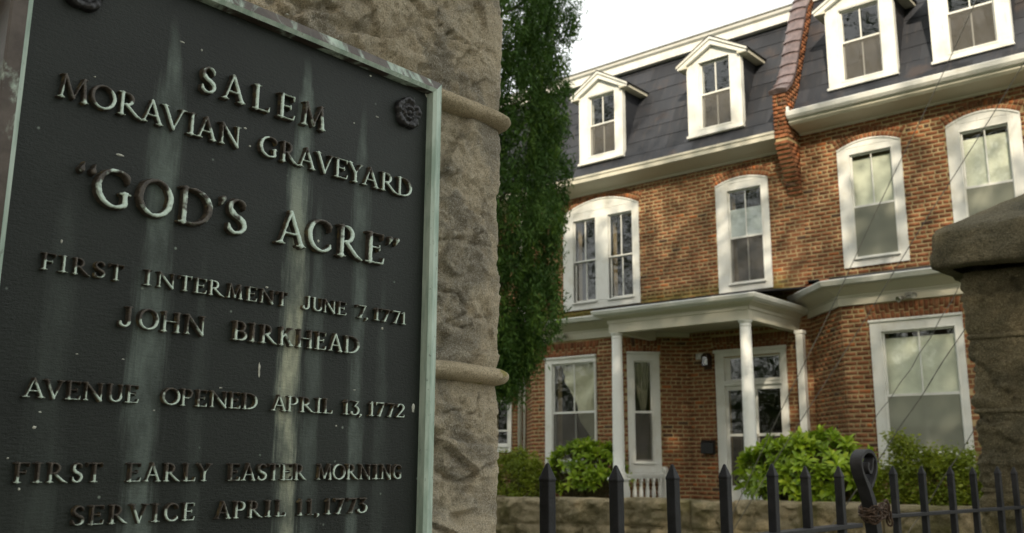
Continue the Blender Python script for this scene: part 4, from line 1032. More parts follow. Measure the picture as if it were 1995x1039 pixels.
# --- letters: signed distance of capsule strokes -> rounded relief
def glyph(ch, w):
    T, t, sr = 0.066, 0.036, 0.027
    S = []
    def st(x0, y0, x1, y1, r0, r1=None): S.append((x0, y0, r0, x1, y1, r0 if r1 is None else r1))
    def sf(x, y, hw):                      # bracketed serif
        st(x-hw, y, x+hw, y, sr*0.85); s_ = 1 if y < 0.5 else -1
        st(x-hw*0.35, y+s_*0.03, x+hw*0.35, y+s_*0.03, sr*1.3)
    def arc(cx, cy, rx, ry, a0, a1, rT=T, rt__=t, n=26, tilt=0.0, pw=1.4):
        pr = None
        for i in range(n+1):
            u = R(a0+(a1-a0)*i/n); x = cx+rx*math.cos(u); y = cy+ry*math.sin(u)
            rr = rt__+(rT-rt__)*abs(math.cos(u-tilt))**pw
            if pr: S.append((pr[0], pr[1], pr[2], x, y, rr))
            pr = (x, y, rr)
    b, h = 0.03, 0.97; m = 0.05
    if ch == 'A':
        ax = w*0.47; st(ax, 1.0, w*0.15, b, t*1.0); st(ax-0.01, 0.99, w*0.86, b, T)
        st(w*0.26, 0.35, w*0.72, 0.35, t*0.9); sf(w*0.15, b, w*0.14); sf(w*0.85, b, w*0.15)
    elif ch == 'V':
        st(w*0.14, h, w*0.5, 0.02, T); st(w*0.85, h, w*0.5, 0.02, t); sf(w*0.15, h, w*0.14); sf(w*0.85, h, w*0.14)
    elif ch == 'M':
        st(w*0.2, h, w*0.13, b, t*1.1); st(w*0.2, h, w*0.5, 0.1, T*0.95); st(w*0.8, h, w*0.5, 0.1, t); st(w*0.8, h, w*0.88, b, T)
        sf(w*0.13, b, 0.13); sf(w*0.88, b, 0.13); st(w*0.1, h, w*0.22, h, sr); st(w*0.78, h, w*0.9, h, sr)
    elif ch == 'N':
        st(w*0.17, h, w*0.17, b, t*1.1); st(w*0.15, h, w*0.84, 0.03, T); st(w*0.84, h, w*0.84, 0.03, t*1.1)
        sf(w*0.17, b, 0.12); sf(w*0.85, h, 0.12); st(w*0.04, h, w*0.2, h, sr)
    elif ch == 'O': arc(w*0.5, 0.5, w*0.5-m-0.02, 0.465, 0, 360, T*1.02, t, 44, R(-12))
    elif ch in 'CG':
        arc(w*0.56, 0.5, w*0.56-m-0.02, 0.465, 48, 312 if ch == 'C' else 300, T*1.05, t, 34, 0)
        x = w*0.56+(w*0.56-m)*math.cos(R(48)); st(x, 0.82, x+0.01, 0.68, t*1.5, t*0.7)
        if ch == 'C': x = w*0.56+(w*0.56-m)*math.cos(R(-48)); st(x, 0.16, x+0.01, 0.26, t, t*0.7)
        else: st(w*0.84, 0.40, w*0.84, 0.10, T); sf(w*0.84, 0.40, 0.13); arc(w*0.56, 0.5, w*0.56-m-0.02, 0.465, 300, 312, t, t, 4)
    elif ch in 'EFL':
        x = w*0.26; st(x, h, x, b, T)
        if ch == 'L': sf(x, h, 0.16)
        else: st(x-0.16, h, w*0.86, h, sr); st(w*0.88, h, w*0.9, 0.80, sr*1.4, sr*0.7); st(x, 0.52, w*0.7, 0.52, t*0.8); st(w*0.72, 0.60, w*0.72, 0.44, sr)
        if ch == 'F': sf(x, b, 0.16)
        else: st(x-0.17, b, w*0.86, b, sr*1.1); st(w*0.88, b+0.01, w*0.95, 0.22, sr*1.6, sr*0.7)
    elif ch == 'I': st(w*0.5, h, w*0.5, b, T); sf(w*0.5, h, w*0.40); sf(w*0.5, b, w*0.42)
    elif ch == 'J':
        x = w*0.68; st(x, h, x, 0.30, T); sf(x, h, 0.15); arc(w*0.40, 0.28, x-w*0.40, 0.24, 0, -150, T, t, 18); st(w*0.40-0.2, 0.17, w*0.40-0.19, 0.24, 0.055)
    elif ch == 'T':
        st(w*0.5, h, w*0.5, b, T); st(w*0.1, h, w*0.9, h, sr*1.1); st(w*0.08, h, w*0.06, 0.79, sr*1.5, sr*0.7); st(w*0.92, h, w*0.94, 0.79, sr*1.5, sr*0.7); sf(w*0.5, b, 0.16)
    elif ch == 'H':
        for q in (0.19, 0.82): st(w*q, h, w*q, b, T if q < .5 else T*0.95); sf(w*q, h, 0.13); sf(w*q, b, 0.14)
        st(w*0.19, 0.52, w*0.82, 0.52, t*0.85)
    elif ch == 'K':
        x = w*0.22; st(x, h, x, b, T); sf(x, h, 0.14); sf(x, b, 0.14); st(w*0.82, h, x+0.05, 0.45, t); st(w*0.42, 0.60, w*0.84, b, T*0.95); sf(w*0.82, h, 0.11); sf(w*0.86, b, 0.12)
    elif ch == 'U':
        x0, x1 = w*0.2, w*0.84; st(x0, h, x0, 0.3, T); st(x1, h, x1, 0.3, t*1.15); arc((x0+x1)/2, 0.31, (x1-x0)/2, 0.27, 180, 360, T*0.95, t, 20); sf(x0, h, 0.13); sf(x1, h, 0.12)
    elif ch == 'Y':
        st(w*0.15, h, w*0.5, 0.46, T*0.95); st(w*0.86, h, w*0.5, 0.46, t); st(w*0.5, 0.48, w*0.5, b, T); sf(w*0.16, h, 0.13); sf(w*0.85, h, 0.12); sf(w*0.5, b, 0.16)
    elif ch in 'DBPR':
        x = w*(0.2 if ch == 'D' else 0.22); st(x, h, x, b, T)
        if ch == 'D':
            st(x-0.14, h, w*0.42, h, sr*1.1); st(x-0.14, b, w*0.42, b, sr*1.1); arc(w*0.40, 0.5, w*0.6-m-0.02, 0.47, -90, 90, T*1.05, t, 26)
        else:
            xr = w*(0.66 if ch != 'R' else 0.52); c1 = 0.72; ry = 0.245
            if ch == 'P': xr = w*0.72
            st(x-0.14, h, xr*0.7, h, sr*1.1); arc(xr*0.68, c1, xr*0.32+0.08, ry, -90, 90, T*0.95, t, 18); st(x, c1-ry, xr*0.7, c1-ry, t*0.8)
            if ch == 'B': st(x-0.14, b, xr*0.8, b, sr*1.1); arc(xr*0.75, 0.25, xr*0.42+0.06, 0.225, -90, 90, T*1.02, t, 18)
            if ch in 'PR': sf(x, b, 0.15)
            if ch == 'R': st(xr*0.72, 0.48, w*0.76, 0.10, T, T*0.9); st(w*0.76, 0.10, w*0.97, 0.0, T*0.8, 0.03)
    elif ch == 'S':
        arc(w*0.52, 0.73, w*0.5-m-0.05, 0.235, 35, 250, T*0.85, t, 20, 0); x = w*0.52+(w*0.5-m-.05)*0.85; st(x, 0.86, x+0.02, 0.74, t*1.3, t*0.7)
        arc(w*0.48, 0.265, w*0.5-m-0.02, 0.235, -145, 80, T*0.9, t, 20, 0); st(w*0.16, 0.13, w*0.13, 0.27, t*1.3, t*0.7)
        st(w*0.40, 0.52, w*0.62, 0.46, T*1.05); st(w*0.27, 0.62, w*0.42, 0.51, T); st(w*0.6, 0.47, w*0.76, 0.38, T)
    elif ch == '1': st(w*0.52, h, w*0.52, b, T); sf(w*0.52, b, w*0.38); st(w*0.52, h, w*0.2, 0.84, t, t*0.8)
    elif ch == '7': st(w*0.12, h-0.02, w*0.88, h-0.02, t*1.4); st(w*0.12, h-.02, w*0.1, 0.78, sr*1.4, sr*.7); st(w*0.88, h-0.02, w*0.42, b, t, T*1.1); sf(w*0.42, b, w*0.2)
    elif ch == '3':
        st(w*0.18, h-.03, w*0.82, h-.03, t*1.2); st(w*0.82, h-.03, w*0.42, 0.60, t); arc(w*0.42, 0.31, w*0.42, 0.29, 80, -150, T, t, 22); st(w*0.14, 0.14, w*0.13, 0.22, 0.05)
    elif ch == '2':
        arc(w*0.48, 0.72, w*0.36, 0.235, 165, -35, T, t, 20); st(w*0.78, 0.58, w*0.14, 0.06, T*0.9, t); st(w*0.12, 0.045, w*0.86, 0.045, t*1.3); st(w*0.88, 0.05, w*0.93, 0.2, sr*1.3, sr*.7)
    elif ch in ',a': # comma / raised apostrophe and closing quote
        y = 0.03 if ch == ',' else 0.93
        st(w*0.5, y, w*0.52, y-0.01, 0.075 if ch == ',' else 0.07); st(w*0.58, y-0.02, w*0.25, y-0.2, 0.05, 0.015)
    elif ch == 'q': st(w*0.5, 0.80, w*0.5, 0.81, 0.075); st(w*0.42, 0.83, w*0.75, 1.0, 0.05, 0.015)
    return S
def glyph_mesh(ch, w, seed):
    S = np.array(glyph(ch, w)); step = 1/44.0
    x0, x1, y0, y1 = -0.12, w+0.14, (-0.30 if ch == ',' else -0.10), 1.12
    nx = int((x1-x0)/step)+1; ny = int((y1-y0)/step)+1
    gx, gy = np.meshgrid(x0+np.arange(nx)*step, y0+np.arange(ny)*step); P_ = np.stack([gx.ravel(), gy.ravel()], 1)
    A = S[:, :2]; Bv = S[:, 3:5]-A; L2 = (Bv**2).sum(1)+1e-12
    d = P_[:, None, :]-A[None]; tt = np.clip((d*Bv[None]).sum(2)/L2[None], 0, 1)
    dist = np.sqrt(((d-tt[..., None]*Bv[None])**2).sum(2))-(S[:, 2][None]*(1-tt)+S[:, 5][None]*tt)
    # smooth union so that joints look cast
    k = 0.012; sd_ = -k*np.log(np.exp(-np.clip(dist, -1, 1)/k).sum(1)); 
    rs = np.random.RandomState(seed); ph = rs.rand(4)*6.28
    sd_ = sd_+0.007*np.sin(P_[:, 0]*23+ph[0])*np.sin(P_[:, 1]*19+ph[1])+0.004*np.sin(P_[:, 0]*51+ph[2])*np.sin(P_[:, 1]*47+ph[3])
    sd_[np.abs(sd_) < 1e-5] = 1e-5; F_ = sd_.reshape(ny, nx)
    def hgt(v): q = min(1.0, max(0.0, -v/0.034)); return 0.60+0.40*math.sqrt(1-(1-q)**2)+rs.uniform(-.015, .015)
    verts = []; faces = []; vid = {}; eid = {}; skirt = []
    gyy, gxx = np.gradient(F_, step)
    def node(i, j):
        if (i, j) not in vid: vid[(i, j)] = len(verts); verts.append((hgt(F_[j, i]), x0+i*step, y0+j*step))
        return vid[(i, j)]
    def edge(a_, b_):
        key = (a_, b_) if a_ < b_ else (b_, a_)
        if key not in eid:
            (i, j), (k_, l_) = key; fa, fb = F_[j, i], F_[l_, k_]; t_ = fa/(fa-fb)
            g_ = Vector((gxx[j, i], gyy[j, i])).normalized()
            eid[key] = (len(verts), g_); verts.append((0.58, x0+(i+(k_-i)*t_)*step, y0+(j+(l_-j)*t_)*step))
        return eid[key][0]
    neg = F_ < 0
    for j in range(ny-1):
        for i in range(nx-1):
            c = [(i, j), (i+1, j), (i+1, j+1), (i, j+1)]; ins = [neg[q[1], q[0]] for q in c]
            if not any(ins): continue
            if all(ins): faces.append([node(*q) for q in c]); continue
            poly = []; cr = []
            for k_ in range(4):
                a_, b_ = c[k_], c[(k_+1) % 4]
                if ins[k_]: poly.append(node(*a_))
                if ins[k_] != ins[(k_+1) % 4]: e_ = edge(a_, b_); poly.append(e_); cr.append(e_)
            if len(poly) >= 3: faces.append(poly)
            if len(cr) == 2: skirt.append((cr[0], cr[1]))
            elif len(cr) == 4: skirt += [(cr[0], cr[1]), (cr[2], cr[3])]
    base = {}
    grads = {v[0]: v[1] for v in eid.values()}
    def low(i):
        if i not in base:
            _, x, y = verts[i]; g_ = grads[i]; base[i] = len(verts); verts.append((-0.15, x+g_.x*0.022, y+g_.y*0.022))
        return base[i]
    for a_, b_ in skirt: faces.append([a_, b_, low(b_), low(a_)])
    me = bpy.data.meshes.new('letter'); me.from_pydata(verts, [], faces)
    bm = bmesh.new(); bm.from_mesh(me); bmesh.ops.recalc_face_normals(bm, faces=bm.faces)
    s_ = sum(f.normal.x*f.calc_area() for f in bm.faces)
    if s_ < 0: bmesh.ops.reverse_faces(bm, faces=bm.faces)
    bm.to_mesh(me); bm.free(); me.shade_smooth(); me.materials.append(M['letter']); return me
LETTERS = [   # text, baseline height, cap height, start and end of each letter
  ('SALEM', 0.4417, 0.0335, [(0.5692, 0.5909), (0.5993, 0.6327), (0.6425, 0.6706), (0.6806, 0.7096), (0.7192, 0.7596)]),
  ('MORAVIAN GRAVEYARD', 0.3836, 0.0276, [(0.4042, 0.4383), (0.4399, 0.4688), (0.4688, 0.5013), (0.4989, 0.5265), (0.5234, 0.5558), (0.5565, 0.5702), (0.5696, 0.5972), (0.5992, 0.6315), (0.6589, 0.686), (0.6893, 0.7189), (0.7182, 0.7475), (0.7467, 0.7784), (0.7777, 0.803), (0.8015, 0.8306), (0.8282, 0.8598), (0.8598, 0.8967), (0.8934, 0.923)]),
  ('qq GOD a S ACRE aa', 0.2744, 0.0442, [(0.4337, 0.4429), (0.4467, 0.4549), (0.4544, 0.4952), (0.5034, 0.5466), (0.5523, 0.5978), (0.6073, 0.6175), (0.6175, 0.647), (0.6907, 0.7366), (0.7398, 0.7804), (0.7865, 0.833), (0.838, 0.8739), (0.8791, 0.8904), (0.892, 0.9027)]),
  ('FIRST INTERMENT JUNE 7, 1771', 0.1948, 0.0179, [(0.4065, 0.4226), (0.4246, 0.4359), (0.438, 0.4596), (0.4623, 0.4753), (0.4792, 0.4965), (0.5195, 0.5307), (0.5348, 0.5591), (0.5628, 0.5797), (0.5816, 0.5996), (0.5998, 0.6234), (0.6263, 0.6484), (0.6529, 0.6696), (0.6727, 0.6954), (0.6986, 0.7147), (0.7369, 0.7529), (0.7533, 0.771), (0.771, 0.7931), (0.794, 0.8111), (0.8268, 0.8465), (0.8427, 0.8512), (0.8589, 0.8715), (0.8715, 0.8903), (0.8923, 0.9094), (0.9094, 0.9217)]),
  ('JOHN BIRKHEAD', 0.1449, 0.0233, [(0.4937, 0.5128), (0.5174, 0.5414), (0.5438, 0.5699), (0.573, 0.6015), (0.6372, 0.6594), (0.6609, 0.6722), (0.6753, 0.7018), (0.7034, 0.7267), (0.7308, 0.7575), (0.7601, 0.779), (0.7825, 0.8064), (0.8082, 0.8347)]),
  ('AVENUE OPENED APRIL 13, 1772', 0.0631, 0.0192, [(0.403, 0.4248), (0.4233, 0.4447), (0.4452, 0.4621), (0.4631, 0.487), (0.4898, 0.5083), (0.5101, 0.5262), (0.5537, 0.5753), (0.5759, 0.593), (0.5949, 0.6105), (0.6126, 0.6385), (0.6385, 0.6556), (0.6571, 0.6785), (0.6997, 0.7222), (0.7222, 0.7412), (0.7412, 0.7659), (0.7659, 0.7772), (0.7789, 0.7949), (0.8111, 0.824), (0.8249, 0.8408), (0.837, 0.8474), (0.856, 0.8676), (0.868, 0.8863), (0.8873, 0.9043), (0.9064, 0.9228)]),
  ('FIRST EARLY EASTER MORNING', -0.0211, 0.0198, [(0.4027, 0.4188), (0.4214, 0.4317), (0.4338, 0.4567), (0.46, 0.4721), (0.4754, 0.4935), (0.5192, 0.5367), (0.5398, 0.5596), (0.5615, 0.5834), (0.5866, 0.6025), (0.6028, 0.6236), (0.6442, 0.6611), (0.6626, 0.6829), (0.6845, 0.6984), (0.6999, 0.7173), (0.7181, 0.737), (0.7375, 0.7582), (0.7735, 0.7987), (0.7991, 0.8202), (0.8205, 0.8427), (0.8431, 0.8648), (0.8657, 0.8808), (0.8812, 0.9018), (0.9038, 0.92)]),
  ('SERVICE APRIL 11, 1773', -0.0643, 0.0195, [(0.4644, 0.4781), (0.4814, 0.4994), (0.5029, 0.5256), (0.5268, 0.5486), (0.5517, 0.5628), (0.5672, 0.5845), (0.5884, 0.6048), (0.6312, 0.6519), (0.6548, 0.6725), (0.674, 0.6952), (0.6991, 0.7092), (0.7139, 0.7298), (0.746, 0.7567), (0.7612, 0.7718), (0.7744, 0.7829), (0.7898, 0.8003), (0.8038, 0.8216), (0.8252, 0.8425), (0.8431, 0.8612)]),
]

sd_i = 0
for (text, base_z, cap, spans) in LETTERS:
    chars = text.replace(' ', '')
    rel = 0.0092 if cap > 0.03 else 0.0076 if cap > 0.022 else 0.0066
    for ch, (ya, yb) in zip(chars, spans):
        sd_i += 1; w = (yb-ya)/cap
        me = glyph_mesh(ch, w, sd_i)
        nm = {',': 'comma', 'a': 'quotation_mark', 'q': 'quotation_mark'}.get(ch, 'numeral' if ch.isdigit() else 'letter')
        o = bpy.data.objects.new(nm, me); o.location = (-1.0, ya, base_z); o.scale = (rel, cap, cap); link(o, plq)
# --- dried specks and drips on the face
def speck(px, pz, w, h, seed):
    rs = random.Random(seed); m = MB(); n = 11; vs = [(-0.9991, px, pz)]
    for k in range(n):
        t = 2*math.pi*k/n; q = rs.uniform(0.65, 1.15); vs.append((-0.9997, px+w*q*math.cos(t), pz+h*q*math.sin(t)))
    for k in range(n):
        t = 2*math.pi*k/n; vs.append((-1.0006, px+w*1.15*math.cos(t), pz+h*1.15*math.sin(t)))
    m.add(vs, [(0, 1+k, 1+(k+1) % n) for k in range(n)]+[(1+k, 1+n+k, 1+n+(k+1) % n, 1+(k+1) % n) for k in range(n)])
    m.build('dried_speck', M['speck'], plq, smooth=True)
SPECKS = [(0.9552, 0.5594, 0.0044, 0.0067), (0.9438, 0.0780, 0.0030, 0.0065), (0.4811, 0.3383, 0.0047, 0.0015), (0.6821, 0.1114, 0.0015, 0.0088), (0.8368, 0.5621, 0.0019, 0.0016), (0.8413, 0.5516, 0.0019, 0.0016), (0.5450, 0.4980, 0.0033, 0.0010), (0.5715, 0.4967, 0.0014, 0.0016), (0.4200, 0.0336, 0.0020, 0.0015), (0.4240, 0.0492, 0.0015, 0.0008), (0.4116, -0.0270, 0.0012, 0.0015), (0.6301, 0.0867, 0.0021, 0.0009), (0.4274, 0.2287, 0.0011, 0.0022), (0.7621, 0.2901, 0.0017, 0.0021), (0.6927, 0.5912, 0.0024, 0.0011), (0.8146, 0.4715, 0.0014, 0.0011), (0.8568, 0.4930, 0.0029, 0.0012), (0.6483, 0.3930, 0.0015, 0.0013), (0.6399, 0.4147, 0.0022, 0.0013), (0.4447, 0.4201, 0.0011, 0.0009), (0.6860, 0.2164, 0.0023, 0.0013), (0.8804, 0.1858, 0.0019, 0.0018), (0.8339, 0.0968, 0.0027, 0.0007), (0.4556, 0.1113, 0.0014, 0.0005), (0.5478, 0.0564, 0.0012, 0.0008), (0.5067, 0.1102, 0.0018, 0.0006), (0.8059, 0.0480, 0.0017, 0.0013), (0.3976, 0.0028, 0.0010, 0.0010)]
for i, (a_, b_, w_, h_) in enumerate(SPECKS): speck(a_, b_, w_, h_, 300+i)
# --- rosettes
def rosette(y, z):
    m = MB(); nr, na = 22, 90; r0 = 0.0255; vs = []; off = y*40
    for i in range(nr+1):
        q = i/nr
        for k in range(na):
            t = 2*math.pi*k/na; pet = abs(math.cos(2.5*(t-0.3)))**0.55
            edge_ = 0.82+0.18*pet
            if q < 0.17: h = 0.0062+0.0022*math.sqrt(max(0, 1-(q/0.17)**2))
            elif q < 0.24: h = 0.0040
            elif q < 0.52: h = 0.0055+0.0028*math.sin((q-0.24)/0.28*math.pi)*(0.35+0.65*abs(math.sin(2.5*(t-0.3)))**0.7)
            else: h = 0.0045+0.0045*math.sin(min(1, (q-0.52)/0.44)*math.pi*0.8)*(0.15+0.85*pet)
            if q > 0.97: h = -0.001
            h += 0.0006*math.sin(t*13+off)*q
            rr = r0*q*(edge_ if q > 0.5 else 0.9+0.1*q)
            vs.append((-1.0+h*1.15, y+rr*math.cos(t), z+rr*math.sin(t)))
    fs = [(i*na+k, i*na+(k+1) % na, (i+1)*na+(k+1) % na, (i+1)*na+k) for i in range(nr) for k in range(na)]
    m.add(vs, fs); m.build('rosette', M['rosette'], plq, smooth=True)
rosette(0.9135, 0.515); rosette(0.421, 0.515); rosette(0.421, -0.19); rosette(0.9135, -0.19)

# ------------------------------------------------------------------ iron gate: two leaves, pickets as parts
def gate_leaf(label, x, y, rz, n, first, post_at=None):
    root = tag(empty('iron_gate_leaf', (x, y, -1.6), rz), label, 'gate', 'black iron gate leaves between the gateposts')
    # local: +Y runs along the leaf
    L = first+0.2365*(n-1)+0.12
    for zz, th in ((1.42, 0.013), (0.16, 0.013)):
        m = MB(); m.box(-0.021, -0.12, zz-th/2, 0.021, L, zz+th/2)
        o = m.build('rail', M['iron'], root, bevel=0.002)
    me = None
    for k in range(n):
        if me is None:
            m = MB(); hw = 0.0118; z0, z1, zt = 0.06, 1.567, 1.603
            vs = [(sx*hw, sy*hw, z0) for sx, sy in ((-1,-1),(1,-1),(1,1),(-1,1))]+[(sx*hw, sy*hw, z1) for sx, sy in ((-1,-1),(1,-1),(1,1),(-1,1))]
            vs += [(sx*hw*1.12, sy*hw*1.12, z1+.004) for sx, sy in ((-1,-1),(1,-1),(1,1),(-1,1))]+[(sx*hw*0.22, sy*hw*0.22, zt) for sx, sy in ((-1,-1),(1,-1),(1,1),(-1,1))]
            fs = [(3,2,1,0), (12,13,14,15)]
            for r_ in range(3): fs += [(r_*4+i, r_*4+(i+1)%4, r_*4+4+(i+1)%4, r_*4+4+i) for i in range(4)]
            m.add(vs, fs); o = m.build('picket', M['iron'], root, bevel=0.0022); me = o.data
        else:
            o = bpy.data.objects.new('picket', me); link(o, root); b_ = o.modifiers.new('bevel', 'BEVEL'); b_.width = 0.0022; b_.segments = 2
        o.location = (0, first+0.2365*k, random.uniform(-.004, .003)); o.rotation_euler = (random.uniform(-.006,.006), random.uniform(-.006,.006), random.uniform(-.06,.06))
    return root
leafA = gate_leaf('black iron gate leaf with pointed pickets on the left, chained at the scroll', -1.18, 1.16, 0, 8, 0.088)
leafB = gate_leaf('black iron gate leaf on the right in front of the mossy gatepost', -1.295, 3.72, R(-7.0), 7, 0.0)
# scrolled latch post at the meeting of the leaves
prof = [(3.165,-1.55),(3.165,-0.6),(3.165,-0.30),(3.150,-0.18),(3.125,-0.118),(3.088,-0.068),(3.048,-0.032),(3.031,-0.005),(3.033,0.022),(3.060,0.041),(3.098,0.048),(3.135,0.040),(3.156,0.016),(3.152,-0.014),(3.128,-0.044),(3.098,-0.066)]
curl = [(3.148,0.032),(3.132,0.014),(3.125,-0.006),(3.110,-0.020),(3.093,-0.013),(3.090,0.002),(3.101,0.009)]
def catmull(P_, n=5):
    out = []
    for i in range(len(P_)-1):
        p0, p1, p2, p3 = (Vector(P_[max(0, i-1)]), Vector(P_[i]), Vector(P_[i+1]), Vector(P_[min(len(P_)-1, i+2)]))
        for k in range(n):
            t = k/n; out.append(0.5*((2*p1)+(p2-p0)*t+(2*p0-5*p1+4*p2-p3)*t*t+(3*p1-p0-3*p2+p3)*t*t*t))
    out.append(Vector(P_[-1])); return out
m = MB()
for P_, cut in ((prof, True), (curl, False)):
    c_ = catmull(P_, 6); nC = len(c_); vs = []
    for i, q in enumerate(c_):
        d = (c_[min(nC-1, i+1)]-c_[max(0, i-1)]).normalized(); nn = Vector((-d.y, d.x))
        th = (0.0062+0.0150*min(1, max(0, (-0.02-q.y)/0.14)) if i < 45 else 0.0062) if cut else 0.0050
        cxx = q.x-(th-0.0062)
        for (s1, s2) in ((-1, -1), (1, -1), (1, 1), (-1, 1)):
            vs.append((-1.170+s1*(0.019 if cut else 0.016), cxx+nn.x*s2*th, q.y+nn.y*s2*th))
    m.add(vs, [(i*4+k, i*4+(k+1) % 4, (i+1)*4+(k+1) % 4, (i+1)*4+k) for i in range(nC-1) for k in range(4)]+[(3,2,1,0), (4*nC-4, 4*nC-3, 4*nC-2, 4*nC-1)])
scr = m.build('scroll_post', M['iron'], None, bevel=0.002)
tag(scr, 'thick black iron scroll finial standing up between the two gate leaves', 'finial')
ch_ = tag(empty('chain', (-1.18, 3.12, -0.15)), 'rusty chain wrapped round the foot of the iron scroll', 'chain')
def link_mesh():
    m = MB(); pts = []
    for k in range(20):
        t = 2*math.pi*k/20; pts.append((0.0085*math.cos(t), 0.0155*math.sin(t) , 0))
    m.tube(pts, 0.0034, 7, closed=True); return m
lk = None; rc = random.Random(5)
path_ = []
for turn in range(3):
    for k in range(15):
        t = 2*math.pi*(k/15); path_.append((0.030*math.cos(t)+0.008, 0.055*math.sin(t)+0.025, -0.012+turn*0.015+0.007*math.sin(t*2+turn)+rc.uniform(-.004,.004)))
path_ += [(0.035, 0.075+0.004*k, 0.035-0.012*k) for k in range(6)]
for i in range(len(path_)):
    if lk is None: o = link_mesh().build('chain_link', M['rust'], ch_, smooth=True); lk = o.data
    else: o = bpy.data.objects.new('chain_link', lk); link(o, ch_)
    p0 = Vector(path_[max(0, i-1)]); p1 = Vector(path_[min(len(path_)-1, i+1)])
    o.location = path_[i]; q = (p1-p0).to_track_quat('Y', 'Z').to_euler(); o.rotation_euler = (Matrix.Rotation(0, 3, 'X') @ q.to_matrix() @ Matrix.Rotation(R(90)*(i % 2)+rc.uniform(-.3,.3), 3, 'Y')).to_euler()

# ------------------------------------------------------------------ low retaining wall of rock-faced blocks
rw = tag(empty('retaining_wall', (-7, 12, -1.6)), 'low rock-faced sandstone garden wall with mossy joints in front of the houses', 'wall'); rw.location = (0,0,0)
rs_ = random.Random(9)
def block(x0, x1, z0, z1, seed):
    nx, nz = max(4, int((x1-x0)/0.03)), max(4, int((z1-z0)/0.03)); off = Vector((seed*3.1, seed*1.7, 0)); vs = []; fs = []
    W = nx+1
    for j in range(nz+1):
        for i in range(nx+1):
            u, v = i/nx, j/nz; x = x0+(x1-x0)*u; z = z0+(z1-z0)*v
            e = min(1, min(x-x0, x1-x, z-z0, z1-z)/0.06); e = math.sin(e*math.pi/2)
            b_ = fr(Vector((x, 0, z))*2.6+off, .7, 2.1, 5); r_ = 1-abs(fr(Vector((x*4, 0, z*7))+off*2, .8, 2.1, 4))*2
            fa_ = facet(Vector((x*5, 0.3, z*8))+off)+0.5*facet(Vector((x*13, 0.3, z*19))+off)
            d = 0.012+e*(0.05+0.045*b_+0.035*max(-1.2, min(1.2, fa_)))
            vs.append((x+0.006*b_, 12.0-d, z+(0.02*fr(Vector((x*2.2, 5, 0))+off, .7, 2, 3) if j == nz else 0)))
    fs = [(j*W+i, j*W+i+1, (j+1)*W+i+1, (j+1)*W+i) for j in range(nz) for i in range(nx)]
    nb = len(vs)
    top = [nz*W+i for i in range(W)]
    for i in range(W): x, y, z = vs[top[i]]; vs.append((x, 12.33, z+0.004+0.012*noise.noise(Vector((x*5, 3, seed)))))
    fs += [(top[i], top[i+1], nb+i+1, nb+i) for i in range(W-1)]
    # ends and back
    for col in (0, W-1):
        n2 = len(vs); vs.append((vs[col][0], 12.33, z0)); e_ = [j*W+col for j in range(nz+1)]+[nb+(0 if col == 0 else W-1), n2]; fs.append(tuple(e_))
    fs.append((0, W-1, len(vs)-1, len(vs)-2)); fs.append((nb, nb+W-1, len(vs)-1, len(vs)-2))
    m = MB(); m.add(vs, fs); o = m.build('stone', M['wallst'], rw, smooth=True); bm_ = o.modifiers.new('e', 'EDGE_SPLIT'); bm_.split_angle = R(55)
def ztop(x): return -0.50+(x+8)*0.012
for row, (z0f, h) in enumerate(((0, 0.385), (1, 0.36))):
    x = -15.0+0.37*row
    if row == 0: cutsx = [-15, -13.9, -12.95, -11.9, -10.75, -9.5, -8.23, -7.02, -6.35, -5.35, -4.35, -3.3, -2.2, -1.2, 0.2]
    else: cutsx = [-15, -13.3, -12.2, -11.3, -10.2, -8.9, -7.7, -6.7, -5.75, -4.8, -3.8, -2.6, -1.5, 0.2]
    for i, (a_, b_) in enumerate(zip(cutsx, cutsx[1:])):
        zt = ztop((a_+b_)/2)+rs_.uniform(-.018, .018)-(0 if row == 0 else 0.405)
        block(a_+0.008, b_-0.008, zt-h, zt, row*40+i+1)
m = MB(); m.box(-15, 12.03, -1.6, 0.2, 12.30, -0.58); m.build('core', M['beadL'], rw)
m = MB(); 
for x in np.arange(-15, 0.2, 0.5): m.box(x, 11.975, ztop(x)-0.41, x+0.52, 12.05, ztop(x)-0.375)
m.build('mortar_joint', M['wallst'], rw)
for i, xx in enumerate((-12.3,-8.9,-5.1)):
    pass

